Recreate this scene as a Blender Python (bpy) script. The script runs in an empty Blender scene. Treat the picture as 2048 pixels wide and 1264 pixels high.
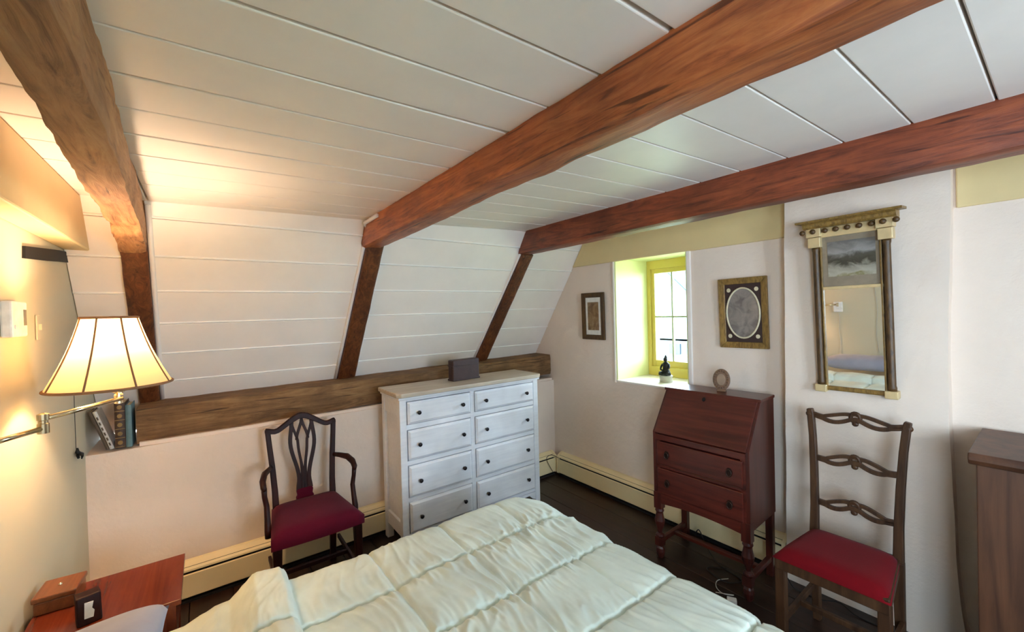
import bpy, bmesh, math, random
from mathutils import Vector, Matrix, noise
random.seed(7)
PI = math.pi
scene = bpy.context.scene
C = scene.collection

# ------------------------------------------------------------------ camera
F, IW, IH, EYE = 820.0, 2048.0, 1264.0, 1.5
ROLL, PITCH, YAW = math.radians(1.5), math.radians(-0.6), math.atan(614/820.0)
_fw = Vector((-math.cos(YAW), math.sin(YAW), 0)); _up = Vector((0, 0, 1)); _rt = _fw.cross(_up)
FW = _fw*math.cos(PITCH) + _up*math.sin(PITCH); _up2 = _rt.cross(FW)
RT = _rt*math.cos(ROLL) - _up2*math.sin(ROLL); UP = RT.cross(FW)
cam_d = bpy.data.cameras.new('camera'); cam = bpy.data.objects.new('camera', cam_d); C.objects.link(cam)
cam_d.sensor_fit = 'HORIZONTAL'; cam_d.sensor_width = 36.0; cam_d.lens = 36.0*F/IW
cam_d.clip_start = 0.02; cam_d.clip_end = 200
M = Matrix.Identity(4)
for i in range(3):
    M[i][0] = RT[i]; M[i][1] = UP[i]; M[i][2] = -FW[i]
M[2][3] = EYE
cam.matrix_world = M
scene.camera = cam

# ------------------------------------------------------------------ view, world, daylight
vs = scene.view_settings
vs.view_transform = 'Standard'; vs.look = 'None'; vs.gamma = 1.0; vs.use_curve_mapping = False
vs.exposure = 1.9
WORLD_STRENGTH = 9.0
w = bpy.data.worlds.new('sky'); scene.world = w; w.use_nodes = True
bg = w.node_tree.nodes['Background']
bg.inputs['Color'].default_value = (0.65, 0.82, 1.0, 1); bg.inputs['Strength'].default_value = WORLD_STRENGTH
scene.cycles.diffuse_bounces = 8
scene.cycles.max_bounces = 14
LAMP_WATTS = 6.5

def portal(name, loc, rot, sx, sy):
    l = bpy.data.lights.new(name, 'AREA'); l.shape = 'RECTANGLE'; l.size = sx; l.size_y = sy
    l.cycles.is_portal = True
    o = bpy.data.objects.new(name, l); C.objects.link(o); o.location = loc; o.rotation_euler = rot
portal('window_portal', (-1.80, 3.08, 1.42), (math.radians(-90), 0, 0), 0.56, 0.80)
portal('fill_portal_right', (1.72, 1.00, 1.40), (0, math.radians(90), 0), 1.0, .9)  # portal for the added fill opening in the right wall
portal('fill_portal_head', (.95, -.50, 1.40), (math.radians(90), 0, 0), .9, 1.0)  # portal for the added fill opening in the head wall

# ------------------------------------------------------------------ helpers
def S(r, g, b, a=1.0):
    f = lambda c: (c/255/12.92 if c/255 <= .04045 else ((c/255+.055)/1.055)**2.4)
    return (f(r), f(g), f(b), a)

def newmat(name):
    m = bpy.data.materials.new(name); m.use_nodes = True
    nt = m.node_tree; b = nt.nodes['Principled BSDF']
    return m, nt, b

def coords(nt, scale=(1, 1, 1), rot=(0, 0, 0)):
    tc = nt.nodes.new('ShaderNodeTexCoord'); mp = nt.nodes.new('ShaderNodeMapping')
    mp.inputs['Scale'].default_value = scale; mp.inputs['Rotation'].default_value = rot
    nt.links.new(tc.outputs['Object'], mp.inputs['Vector'])
    return mp.outputs['Vector']

def noise_tex(nt, vec, scale, detail=4, rough=.55, dist=0.0):
    n = nt.nodes.new('ShaderNodeTexNoise'); n.inputs['Scale'].default_value = scale
    n.inputs['Detail'].default_value = detail; n.inputs['Roughness'].default_value = rough
    n.inputs['Distortion'].default_value = dist
    nt.links.new(vec, n.inputs['Vector'])
    return n.outputs['Fac']

def ramp(nt, fac, stops):
    r = nt.nodes.new('ShaderNodeValToRGB'); e = r.color_ramp.elements
    while len(e) < len(stops): e.new(0.5)
    for k, (p, c) in enumerate(stops):
        e[k].position = p; e[k].color = c
    nt.links.new(fac, r.inputs['Fac'])
    return r.outputs['Color']

def bump(nt, b, fac, strength, dist=0.01):
    n = nt.nodes.new('ShaderNodeBump'); n.inputs['Strength'].default_value = strength
    n.inputs['Distance'].default_value = dist
    nt.links.new(fac, n.inputs['Height']); nt.links.new(n.outputs['Normal'], b.inputs['Normal'])

def mul(c, k): return (c[0]*k, c[1]*k, c[2]*k, 1)

def m_paint(name, col, rough=.6, var=.06, sc=3.0, bs=.15, bsc=9.0, bd=.01):
    m, nt, b = newmat(name); v = coords(nt)
    f = noise_tex(nt, v, sc, 5, .6)
    c = ramp(nt, f, [(.3, mul(col, 1-var)), (.7, mul(col, 1+var*.4))])
    nt.links.new(c, b.inputs['Base Color']); b.inputs['Roughness'].default_value = rough
    bump(nt, b, noise_tex(nt, v, bsc, 6, .6), bs, bd)
    return m

def m_wood(name, dark, light, axis='X', scale=6.0, rough=.4, bs=.15, stretch=12.0, spec=.5, dist=.6):
    m, nt, b = newmat(name)
    sc = {'X': (1/stretch, 1, 1), 'Y': (1, 1/stretch, 1), 'Z': (1, 1, 1/stretch)}[axis]
    v = coords(nt, sc)
    f = noise_tex(nt, v, scale*4, 8, .65, dist)
    c = ramp(nt, f, [(.30, dark), (.72, light)])
    v2 = coords(nt); f2 = noise_tex(nt, v2, 2.5, 3)
    mx = nt.nodes.new('ShaderNodeMix'); mx.data_type = 'RGBA'; mx.blend_type = 'MULTIPLY'
    mx.inputs[0].default_value = .55
    c2 = ramp(nt, f2, [(.3, (.6, .6, .6, 1)), (.7, (1.1, 1.1, 1.1, 1))])
    nt.links.new(c, mx.inputs[6]); nt.links.new(c2, mx.inputs[7])
    nt.links.new(mx.outputs[2], b.inputs['Base Color'])
    b.inputs['Roughness'].default_value = rough; b.inputs['Specular IOR Level'].default_value = spec
    bump(nt, b, f, bs, .004)
    return m

def m_hewn(name, dark, mid, light, axis='X', bs=.5, rough=.42):
    """old hewn timber: long grain, blotches, dark checks"""
    m, nt, b = newmat(name)
    st = 9.0
    sc = {'X': (1/st, 1, 1), 'Y': (1, 1/st, 1), 'Z': (1, 1, 1/st)}[axis]
    v = coords(nt, sc); v0 = coords(nt)
    g = noise_tex(nt, v, 26, 9, .68, 1.6)
    c = ramp(nt, g, [(.28, dark), (.48, mid), (.75, light)])
    bl = noise_tex(nt, v0, 4.5, 4, .6)
    cb = ramp(nt, bl, [(.32, (.55, .5, .48, 1)), (.68, (1.12, 1.08, 1.02, 1))])
    mx = nt.nodes.new('ShaderNodeMix'); mx.data_type = 'RGBA'; mx.blend_type = 'MULTIPLY'; mx.inputs[0].default_value = .8
    nt.links.new(c, mx.inputs[6]); nt.links.new(cb, mx.inputs[7])
    sc2 = {'X': (1/16, 1, 1), 'Y': (1, 1/16, 1), 'Z': (1, 1, 1/16)}[axis]
    ck = noise_tex(nt, coords(nt, sc2), 34, 3, .5, .8)
    cc = ramp(nt, ck, [(.30, (.25, .2, .18, 1)), (.36, (1, 1, 1, 1))])
    mx2 = nt.nodes.new('ShaderNodeMix'); mx2.data_type = 'RGBA'; mx2.blend_type = 'MULTIPLY'; mx2.inputs[0].default_value = .9
    nt.links.new(mx.outputs[2], mx2.inputs[6]); nt.links.new(cc, mx2.inputs[7])
    nt.links.new(mx2.outputs[2], b.inputs['Base Color'])
    b.inputs['Roughness'].default_value = rough
    bump(nt, b, g, bs, .008)
    return m

def m_plain(name, col, rough=.5, metal=0.0, spec=.5):
    m, nt, b = newmat(name); v = coords(nt)
    f = noise_tex(nt, v, 30, 3)
    c = ramp(nt, f, [(.3, mul(col, .88)), (.7, mul(col, 1.06))])
    nt.links.new(c, b.inputs['Base Color'])
    b.inputs['Roughness'].default_value = rough; b.inputs['Metallic'].default_value = metal
    b.inputs['Specular IOR Level'].default_value = spec
    return m

def m_fabric(name, col, rough=.9, sheen=.3, sc=260, bs=.25):
    m, nt, b = newmat(name); v = coords(nt)
    f = noise_tex(nt, v, 6, 4); c = ramp(nt, f, [(.3, mul(col, .85)), (.7, mul(col, 1.08))])
    nt.links.new(c, b.inputs['Base Color']); b.inputs['Roughness'].default_value = rough
    b.inputs['Specular IOR Level'].default_value = .12; b.inputs['Sheen Weight'].default_value = sheen; b.inputs['Sheen Roughness'].default_value = .5
    bump(nt, b, noise_tex(nt, v, sc, 2), bs, .002)
    return m

M_ = {}
M_['plaster'] = m_paint('plaster', S(236, 218, 203), .75, .06, 2.2, .55, 7, .02)
M_['headwall'] = m_paint('painted_head_wall', S(202, 192, 164), .6, .04, 2.0, .2, 6, .012)
M_['board'] = m_paint('white_board_paint', S(245, 236, 228), .42, .04, 5, .12, 14, .004)
M_['board_bead'] = m_paint('bead_gloss_paint', S(244, 240, 234), .3, .02, 5, .05)
M_['board_gap'] = m_paint('gap_shade', S(150, 141, 128), .7)  # grey backing, joint shade put into its colour
M_['tan'] = m_paint('tan_paint', S(222, 199, 148), .5, .08, 3, .15)
M_['heater'] = m_paint('heater_enamel', S(244, 224, 178), .38, .06, 4, .05)
M_['dark'] = m_plain('dark_gap', S(22, 16, 12), .8)
M_['beam'] = m_hewn('hewn_beam_wood', S(92, 44, 22), S(172, 94, 50), S(212, 136, 78), 'X')
M_['beam_lamplit'] = m_hewn('lamplit_hewn_beam_wood', S(112, 70, 40), S(182, 130, 84), S(208, 164, 116), 'X', 1.0, .6)  # base lightened to carry the lamp's glow on this beam
M_['beam_red'] = m_hewn('red_brown_beam_wood', S(66, 28, 16), S(130, 62, 36), S(164, 88, 50), 'X', .35)
M_['rafter'] = m_hewn('rafter_wood', S(52, 26, 14), S(98, 54, 28), S(140, 86, 46), 'Z', .4)
M_['sill'] = m_hewn('sill_beam_wood', S(84, 60, 36), S(132, 98, 62), S(160, 126, 86), 'Y', .9, .8)
M_['floor'] = m_wood('dark_floor_boards', S(30, 17, 12), S(60, 38, 27), 'X', 7, .36, .1)
M_['chestwhite'] = m_wood('whitewashed_wood', S(230, 230, 236), S(244, 244, 248), 'Y', 14, .45, .12, 18)
M_['chesttop'] = m_wood('worn_chest_top', S(186, 166, 142), S(216, 202, 184), 'Y', 10, .4, .1, 16)
M_['knob'] = m_plain('dark_knob_metal', S(52, 48, 50), .28, .85)
M_['mahogany'] = m_wood('mahogany', S(58, 20, 14), S(104, 42, 31), 'X', 7, .3, .05, 14)
M_['mahog_v'] = m_wood('mahogany_upright', S(50, 18, 13), S(90, 37, 28), 'Z', 7, .3, .05, 14)
M_['armwood'] = m_wood('dark_chair_wood', S(30, 11, 8), S(58, 22, 15), 'Z', 8, .45, .05, 12, .2)
M_['ladwood'] = m_wood('brown_chair_wood', S(48, 28, 18), S(92, 62, 40), 'Z', 8, .42, .05, 12, .3)
M_['night'] = m_wood('red_cherry_wood', S(92, 32, 16), S(130, 54, 30), 'X', 5, .2, .03, 14)
M_['blockwood'] = m_wood('brown_block_wood', S(104, 56, 26), S(150, 90, 50), 'X', 9, .3, .1)
M_['dresser'] = m_wood('old_dresser_wood', S(66, 38, 24), S(108, 68, 44), 'Z', 5, .45, .05, 14)
M_['burgundy'] = m_fabric('burgundy_seat_cloth', S(78, 4, 30), .85, .04)
M_['redseat'] = m_fabric('red_seat_cloth', S(106, 4, 14), .85, .04)
M_['quilt'] = m_fabric('pale_green_comforter_cloth', S(217, 226, 215), .85, .05, 420, .12)
M_['quilt_under'] = m_fabric('comforter_lining', S(160, 190, 170), .85, .15, 420, .12)
M_['pillow'] = m_fabric('grey_pillow_cloth', S(150, 150, 164), .85, .2, 380, .1)
M_['mattress'] = m_fabric('mattress_cloth', S(220, 216, 205))
M_['winyellow'] = m_paint('yellow_window_paint', S(220, 198, 104), .4, .06, 6, .1)
M_['bar'] = m_paint('backlit_glazing_bar', S(186, 188, 170), .4)  # greyed like backlit bars, the shade is in the base colour
M_['reveal'] = m_paint('reveal_bounce_tint', S(236, 238, 176), .5, .04, 4, .1)  # lime tint of light bounced off greenery and yellow frame, put into the colour
M_['brass'] = m_plain('polished_brass', S(226, 206, 166), .2, 1.0)
M_['gold'] = m_wood('aged_gilt', S(96, 68, 30), S(170, 132, 68), 'Z', 20, .38, .3, 4)
M_['gilt_light'] = m_plain('pale_gilt', S(222, 196, 148), .4, .25)
M_['giltdark'] = m_wood('dark_gilt', S(52, 31, 13), S(112, 78, 36), 'Z', 22, .45, .3, 5)
M_['black'] = m_plain('black_iron', S(9, 9, 9), .6, .1)
M_['white'] = m_plain('white_plastic', S(236, 234, 228), .4)
M_['bone'] = m_plain('bone_disc', S(222, 208, 176), .5)
M_['stone'] = m_plain('grey_stone', S(186, 182, 172), .7)
M_['brick'] = m_paint('dark_leather', S(62, 38, 36), .5, .3, 18, .5, 30, .004)
M_['pullmetal'] = m_plain('dark_pull_metal', S(60, 40, 32), .4, .6)
M_['cord'] = m_plain('dark_cord', S(26, 20, 18), .5)
M_['cord_w'] = m_plain('pale_cord', S(200, 196, 186), .5)
M_['carved'] = m_plain('carved_tan_wood', S(116, 84, 62), .5)
M_['carved_in'] = m_plain('carved_pale_oval', S(146, 118, 96), .5)

# glass
def m_glass(name):
    m, nt, b = newmat(name)
    out = nt.nodes['Material Output']
    t = nt.nodes.new('ShaderNodeBsdfTransparent'); t.inputs['Color'].default_value = (.95, .97, .97, 1)
    g = nt.nodes.new('ShaderNodeBsdfGlossy'); g.inputs['Roughness'].default_value = .02
    fr = nt.nodes.new('ShaderNodeFresnel'); fr.inputs['IOR'].default_value = 1.35
    mx = nt.nodes.new('ShaderNodeMixShader')
    nt.links.new(fr.outputs[0], mx.inputs[0]); nt.links.new(t.outputs[0], mx.inputs[1]); nt.links.new(g.outputs[0], mx.inputs[2])
    nt.links.new(mx.outputs[0], out.inputs['Surface'])
    return m
M_['glass'] = m_glass('window_glass')
m, nt, b = newmat('mirror_glass'); b.inputs['Base Color'].default_value = (.95, .94, .92, 1); b.inputs['Metallic'].default_value = 1
b.inputs['Roughness'].default_value = .015; M_['mirror'] = m
# lamp shade: translucent cloth
m, nt, b = newmat('cream_shade_cloth'); out = nt.nodes['Material Output']
d = nt.nodes.new('ShaderNodeBsdfDiffuse'); d.inputs['Color'].default_value = S(214, 196, 152)
t = nt.nodes.new('ShaderNodeBsdfTranslucent'); t.inputs['Color'].default_value = S(236, 212, 160)
mx = nt.nodes.new('ShaderNodeMixShader'); mx.inputs[0].default_value = .18
nt.links.new(d.outputs[0], mx.inputs[1]); nt.links.new(t.outputs[0], mx.inputs[2]); nt.links.new(mx.outputs[0], out.inputs['Surface'])
M_['shade'] = m
M_['shadetrim'] = m_plain('tan_shade_trim', S(140, 100, 66), .8)
m, nt, b = newmat('lit_bulb'); b.inputs['Emission Color'].default_value = S(255, 214, 150); b.inputs['Emission Strength'].default_value = 8
M_['bulb'] = m

def m_picture(name, cols, scale, stretch=(1, 1, 1), rough=.15, det=5, dist=.8):
    m, nt, b = newmat(name); v = coords(nt, stretch)
    f = noise_tex(nt, v, scale, det, .55, dist)
    n = len(cols)
    c = ramp(nt, f, [(.3+.4*k/(n-1), cols[k]) for k in range(n)])
    nt.links.new(c, b.inputs['Base Color']); b.inputs['Roughness'].default_value = rough
    return m
M_['sepia'] = m_picture('sepia_print', [S(108, 80, 54), S(142, 112, 80), S(166, 140, 106)], 14)
M_['greyportrait'] = m_picture('faded_grey_print', [S(104, 94, 90), S(136, 126, 120), S(150, 140, 132)], 16)
M_['brownmat'] = m_plain('dark_brown_mat', S(58, 38, 34), .6)
M_['whitemat'] = m_plain('white_mat', S(232, 226, 218), .7)

class MB:
    """collects shapes into one mesh"""
    def __init__(s): s.bm = bmesh.new()
    def add(s, verts, faces):
        vs_ = [s.bm.verts.new(v) for v in verts]
        for f in faces:
            try: s.bm.faces.new([vs_[i] for i in f])
            except ValueError: pass
        return vs_
    def box(s, x0, x1, y0, y1, z0, z1, mtx=None):
        v = [Vector(p) for p in ((x0,y0,z0),(x1,y0,z0),(x1,y1,z0),(x0,y1,z0),(x0,y0,z1),(x1,y0,z1),(x1,y1,z1),(x0,y1,z1))]
        if mtx: v = [mtx @ p for p in v]
        s.add(v, [(3,2,1,0),(4,5,6,7),(0,1,5,4),(1,2,6,5),(2,3,7,6),(3,0,4,7)]); return s
    def hexa(s, v):
        s.add([Vector(p) for p in v], [(3,2,1,0),(4,5,6,7),(0,1,5,4),(1,2,6,5),(2,3,7,6),(3,0,4,7)]); return s
    def prism(s, pts, fn, t0, t1):
        """2D outline pts, fn(a,b,t)->3D, extruded from t0 to t1"""
        n = len(pts)
        v = [Vector(fn(a, b_, t0)) for a, b_ in pts] + [Vector(fn(a, b_, t1)) for a, b_ in pts]
        s.add(v, [tuple(range(n))[::-1], tuple(range(n, 2*n))] + [(i, (i+1) % n, n+(i+1) % n, n+i) for i in range(n)]); return s
    def strip(s, path, hw, fn, t0, t1):
        """ribbon of half width hw (number or list) along a 2D path, extruded"""
        n = len(path); L, R = [], []
        for i in range(n):
            a = Vector(path[max(0, i-1)]); c = Vector(path[min(n-1, i+1)]); d = (c-a).normalized()
            nn = Vector((-d.y, d.x)); h = hw[i] if isinstance(hw, (list, tuple)) else hw
            p = Vector(path[i]); L.append(p+nn*h); R.append(p-nn*h)
        v = []
        for i in range(n):
            for (q, t) in ((L[i], t0), (R[i], t0), (R[i], t1), (L[i], t1)): v.append(Vector(fn(q.x, q.y, t)))
        f = [(0, 1, 2, 3), (4*n-1, 4*n-2, 4*n-3, 4*n-4)]
        for i in range(n-1):
            for k in range(4): f.append((4*i+k, 4*i+4+k, 4*i+4+(k+1) % 4, 4*i+(k+1) % 4))
        s.add(v, f); return s
    def tube(s, path, r, n=8, closed=False, flat=1.0):
        path = [Vector(p) for p in path]; m = len(path); rings = []
        ref = None
        for i, p in enumerate(path):
            a = path[(i-1) % m] if closed else path[max(0, i-1)]
            c = path[(i+1) % m] if closed else path[min(m-1, i+1)]
            d = (c-a).normalized()
            if ref is None: ref = Vector((0, 0, 1)) if abs(d.z) < .9 else Vector((1, 0, 0))
            u = (ref - d*ref.dot(d)).normalized(); ref = u; vv = d.cross(u)
            rr = r[i] if isinstance(r, (list, tuple)) else r
            rings.append([p + (u*math.cos(2*PI*k/n) + vv*math.sin(2*PI*k/n)*flat)*rr for k in range(n)])
        v = [q for ring in rings for q in ring]; f = []
        for i in range(m if closed else m-1):
            j = (i+1) % m
            for k in range(n): f.append((i*n+k, i*n+(k+1) % n, j*n+(k+1) % n, j*n+k))
        if not closed: f += [tuple(range(n))[::-1], tuple(range((m-1)*n, m*n))]
        s.add(v, f); return s
    def lathe(s, prof, cx=0, cy=0, n=20, mtx=None, sx=1, sy=1):
        """prof: (radius, z) list"""
        m = len(prof); v = []
        for r, z in prof:
            for k in range(n):
                p = Vector((cx + r*sx*math.cos(2*PI*k/n), cy + r*sy*math.sin(2*PI*k/n), z)); v.append(mtx @ p if mtx else p)
        f = [(i*n+k, i*n+(k+1) % n, (i+1)*n+(k+1) % n, (i+1)*n+k) for i in range(m-1) for k in range(n)]
        if prof[0][0] > 1e-5: f.append(tuple(range(n))[::-1])
        if prof[-1][0] > 1e-5: f.append(tuple(range((m-1)*n, m*n)))
        s.add(v, f); return s
    def ball(s, c, r, n=12, sx=1, sy=1, sz=1):
        prof = [(max(1e-6, math.sin(PI*i/8)), -math.cos(PI*i/8)) for i in range(9)]
        m = Matrix.Translation(c) @ Matrix.Diagonal((r*sx, r*sy, r*sz, 1)); return s.lathe(prof, n=n, mtx=m)
    def build(s, name, mat, parent=None, bevel=0, smooth=False, seg=2):
        bm = s.bm
        bmesh.ops.remove_doubles(bm, verts=bm.verts, dist=1e-6)
        bmesh.ops.recalc_face_normals(bm, faces=bm.faces)
        me = bpy.data.meshes.new(name); bm.to_mesh(me); bm.free()
        o = bpy.data.objects.new(name, me); C.objects.link(o)
        me.materials.append(M_[mat] if isinstance(mat, str) else mat)
        if parent: o.parent = parent
        if smooth:
            for p in me.polygons: p.use_smooth = True
        if bevel:
            md = o.modifiers.new('bevel', 'BEVEL'); md.width = bevel; md.segments = seg; md.limit_method = 'ANGLE'; md.angle_limit = math.radians(40)
        return o

def lerp(a, c, t): return a+(c-a)*t
def tag(o, label, cat, group=None):
    o['label'] = label; o['category'] = cat
    if group: o['group'] = group
    return o
def struct(o): o['kind'] = 'structure'; return o
def thing(name, label, cat, loc=(0, 0, 0), rz=0.0, group=None):
    o = bpy.data.objects.new(name, None); C.objects.link(o); o.location = loc; o.rotation_euler = (0, 0, rz)
    o.empty_display_size = .1
    return tag(o, label, cat, group)
def box(name, mat, parent, *d, bevel=.003): return MB().box(*d).build(name, mat, parent, bevel)

# ------------------------------------------------------------------ room dimensions
YB, YH, XR = 2.60, -0.485, 1.70        # window wall, head wall, right wall
XK = -2.85                             # knee wall
SX, SZ = -3.11, 1.076                  # a point of the slope
DX, DZ = 0.67/1.1855, 0.978/1.1855     # slope direction (unit), x and z
NX, NZ = DZ, -DX                       # slope normal into the room
def slope_x(z): return SX + (z-SZ)*DX/DZ
def zceil(y):
    for y0, y1, a, c in ((-.5, -.2, 2.034, 2.038), (-.2, .82, 2.038, 2.053), (.82, 2.0, 2.060, 2.105), (2.0, 2.7, 2.108, 2.118)):
        if y <= y1: return a + (c-a)*(y-y0)/(y1-y0)
    return 2.118

# ------------------------------------------------------------------ floor
fl = struct(MB().box(-2.95, XR+.1, YH-.1, YB+.05, -.10, -.022).build('floor', 'dark'))
y = YH
k = 0
while y < YB:
    y1 = min(y+.19, YB)
    MB().box(-2.86, XR, y+.0015, y1-.0015, -.022, 0.0).build('plank', 'floor', fl, .002, seg=1)
    y = y1

# ------------------------------------------------------------------ walls
def rough_wall(name, x0, x1, y0, y1, z0, z1, amp, mat, seedv=0.0, step=.06, lean=None):
    """a box whose faces are gently uneven, like old plaster"""
    bm = bmesh.new()
    nx, ny, nz = [max(1, int((b_-a)/step)) for a, b_ in ((x0, x1), (y0, y1), (z0, z1))]
    def grid(fn, na, nb):
        g = [[bm.verts.new(fn(i/na, j/nb)) for j in range(nb+1)] for i in range(na+1)]
        for i in range(na):
            for j in range(nb): bm.faces.new((g[i][j], g[i+1][j], g[i+1][j+1], g[i][j+1]))
    X = lambda t: x0+(x1-x0)*t; Y = lambda t: y0+(y1-y0)*t; Z = lambda t: z0+(z1-z0)*t
    grid(lambda a, c: (X(a), y0, Z(c)), nx, nz); grid(lambda a, c: (X(a), y1, Z(c)), nx, nz)
    grid(lambda a, c: (x0, Y(a), Z(c)), ny, nz); grid(lambda a, c: (x1, Y(a), Z(c)), ny, nz)
    grid(lambda a, c: (X(a), Y(c), z0), nx, ny); grid(lambda a, c: (X(a), Y(c), z1), nx, ny)
    bmesh.ops.remove_doubles(bm, verts=bm.verts, dist=1e-5)
    for v in bm.verts:
        p = v.co*3.1 + Vector((seedv, 0, 0)); q = v.co*9 + Vector((0, seedv, 0))
        d = Vector((noise.noise(p), noise.noise(p+Vector((31, 7, 3))), noise.noise(p+Vector((5, 53, 17)))))
        d += .35*Vector((noise.noise(q), noise.noise(q+Vector((31, 7, 3))), noise.noise(q+Vector((5, 53, 17)))))
        v.co += d*amp
        if lean: lean(v)
    bmesh.ops.recalc_face_normals(bm, faces=bm.faces)
    me = bpy.data.meshes.new(name); bm.to_mesh(me); bm.free()
    o = bpy.data.objects.new(name, me); C.objects.link(o); me.materials.append(M_[mat])
    for p in me.polygons: p.use_smooth = True
    md = o.modifiers.new('edge', 'EDGE_SPLIT'); md.split_angle = math.radians(50)
    return o

# knee wall with its ledge
struct(rough_wall('wall_left', -3.32, XK, YH-.1, YB+.45, -.1, .853, .006, 'plaster', 1.0))
# head wall (painted, flat), with an added unseen opening for fill light
bmw = MB()
for a in ((-3.4, .5, -.1, 2.3), (1.4, XR+.1, -.1, 2.3), (.5, 1.4, -.1, .9), (.5, 1.4, 1.9, 2.3)):
    bmw.box(a[0], a[1], YH-.12, YH, a[2], a[3])
struct(bmw.build('wall_head', 'headwall'))
# window wall: four blocks around the opening
WX0, WX1, WZ0, WZ1 = -2.105, -1.495, .925, 1.905
bmw = MB()
for a in ((-3.4, WX0, 0, 2.3), (WX1, XR+.1, 0, 2.3), (WX0, WX1, 0, WZ0), (WX0, WX1, WZ1, 2.3)):
    bmw.box(a[0], a[1], YB, YB+.48, a[2]-.1 if a[2] == 0 else a[2], a[3])
struct(bmw.build('wall_back', 'plaster'))
# chimney pier standing proud of the window wall
def pier_lean(v):
    z = v.co.z; c = v.co.x
    if c < -.58: v.co.x -= .02*(2.05-z)/1.8
    else: v.co.x += .05*max(0, (.45-z)/.45)**2 + .008*math.sin(z*4)
struct(rough_wall('wall_pier', -.885, -.278, 2.515, YB+.02, -.02, 2.125, .004, 'plaster', 4.0, .05, pier_lean))
# right wall with an added unseen window opening that lets in fill light
RY0, RY1, RZ0, RZ1 = .55, 1.45, .9, 1.9
bmw = MB()
for a in ((YH-.1, RY0, -.1, 2.3), (RY1, YB+.1, -.1, 2.3), (RY0, RY1, -.1, RZ0), (RY0, RY1, RZ1, 2.3)):
    bmw.box(XR, XR+.14, a[0], a[1], a[2], a[3])
struct(bmw.build('wall_right', 'plaster'))
def fill_window(name, loc, rz, wd):  # out-of-view windows, made up to brighten the room
    w2 = struct(bpy.data.objects.new(name, None)); C.objects.link(w2); w2.location = loc; w2.rotation_euler = (0, 0, rz)
    fr = MB(); hw = wd/2
    for a in ((-hw, -hw+.05, 0, 1.0), (hw-.05, hw, 0, 1.0), (-hw+.05, hw-.05, 0, .05), (-hw+.05, hw-.05, .95, 1.0), (-.02, .02, .05, .95)):
        fr.box(-.03, .03, a[0], a[1], a[2], a[3])
    fr.build('frame', 'winyellow', w2, .004)
    for k in (-1, 1):
        a, c = sorted((k*.02, k*(hw-.05))); MB().box(-.003, .003, a, c, .05, .95).build('pane', 'glass', w2)
fill_window('fill_window_right', (XR+.06, 1.0, .9), 0, .9)  # added in the right wall for fill daylight
fill_window('fill_window_head', (.95, YH-.06, .9), PI/2, .9)  # added in the head wall to light the window wall and pier

# ------------------------------------------------------------------ sloped board wall
sw = MB()
def slope_pt(s, y, out=0.0): return Vector((SX + DX*s + NX*out, y, SZ + DZ*s + NZ*out))
def slope_s(z): return (z-SZ)/DZ
sb0, sb1 = slope_s(.855), slope_s(2.20)
sw.hexa([slope_pt(sb0, YH, -.10), slope_pt(sb0, YB, -.10), slope_pt(sb0, YB, -.010), slope_pt(sb0, YH, -.010),
         slope_pt(sb1, YH, -.10), slope_pt(sb1, YB, -.10), slope_pt(sb1, YB, -.010), slope_pt(sb1, YH, -.010)])
wsl = struct(sw.build('wall_slope', 'board_gap'))
RAF = [(-.305, -.222, -.300, -.205), (.745, .861, .792, .892), (1.880, 1.998, 1.975, 2.078)]   # y at foot, y at head
zs = [.99, 1.155, 1.32, 1.485, 1.648, 1.810, 1.975, 2.065]
bays = [(YH, lambda t: -.300, .0), (None, None, .004)]
def rafter_mid(k, z):
    a = RAF[k]; t = (z-1.05)/(1.95-1.05); return ((a[0]+a[1])/2*(1-t) + (a[2]+a[3])/2*t)
for b_ in range(4):
    dz = (-.010, 0, .014, .03)[b_]
    for i in range(len(zs)-1):
        z0, z1 = zs[i]+dz, zs[i+1]+dz
        if i == 0: z0 = .87 if b_ == 0 else .98
        if i == len(zs)-2: z1 = 2.10
        s0, s1 = slope_s(z0)+.0022, slope_s(z1)-.0022
        yl = [YH+.002 if b_ == 0 else rafter_mid(b_-1, z)+.004 for z in (z0, z1)]
        yr = [YB-.002 if b_ == 3 else rafter_mid(b_, z)-.004 for z in (z0, z1)]
        t_ = .001*random.uniform(-1, 1)
        pk = MB().hexa([slope_pt(s0, yl[0], -.012), slope_pt(s0, yr[0], -.012), slope_pt(s0, yr[0], t_+.006), slope_pt(s0, yl[0], t_+.006),
                   slope_pt(s1, yl[1], -.012), slope_pt(s1, yr[1], -.012), slope_pt(s1, yr[1], t_+.006), slope_pt(s1, yl[1], t_+.006)]
                  ).build('plank', 'board', wsl, .003)
        if i:   # half-round bead along the lower edge of the board
            pts_ = [slope_pt(s0+.004, lerp(yl[0], yr[0], q/12), t_+.005) for q in range(13)]
            MB().tube(pts_, .0062, 8).build('bead', 'board_bead', pk, smooth=True)

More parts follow.
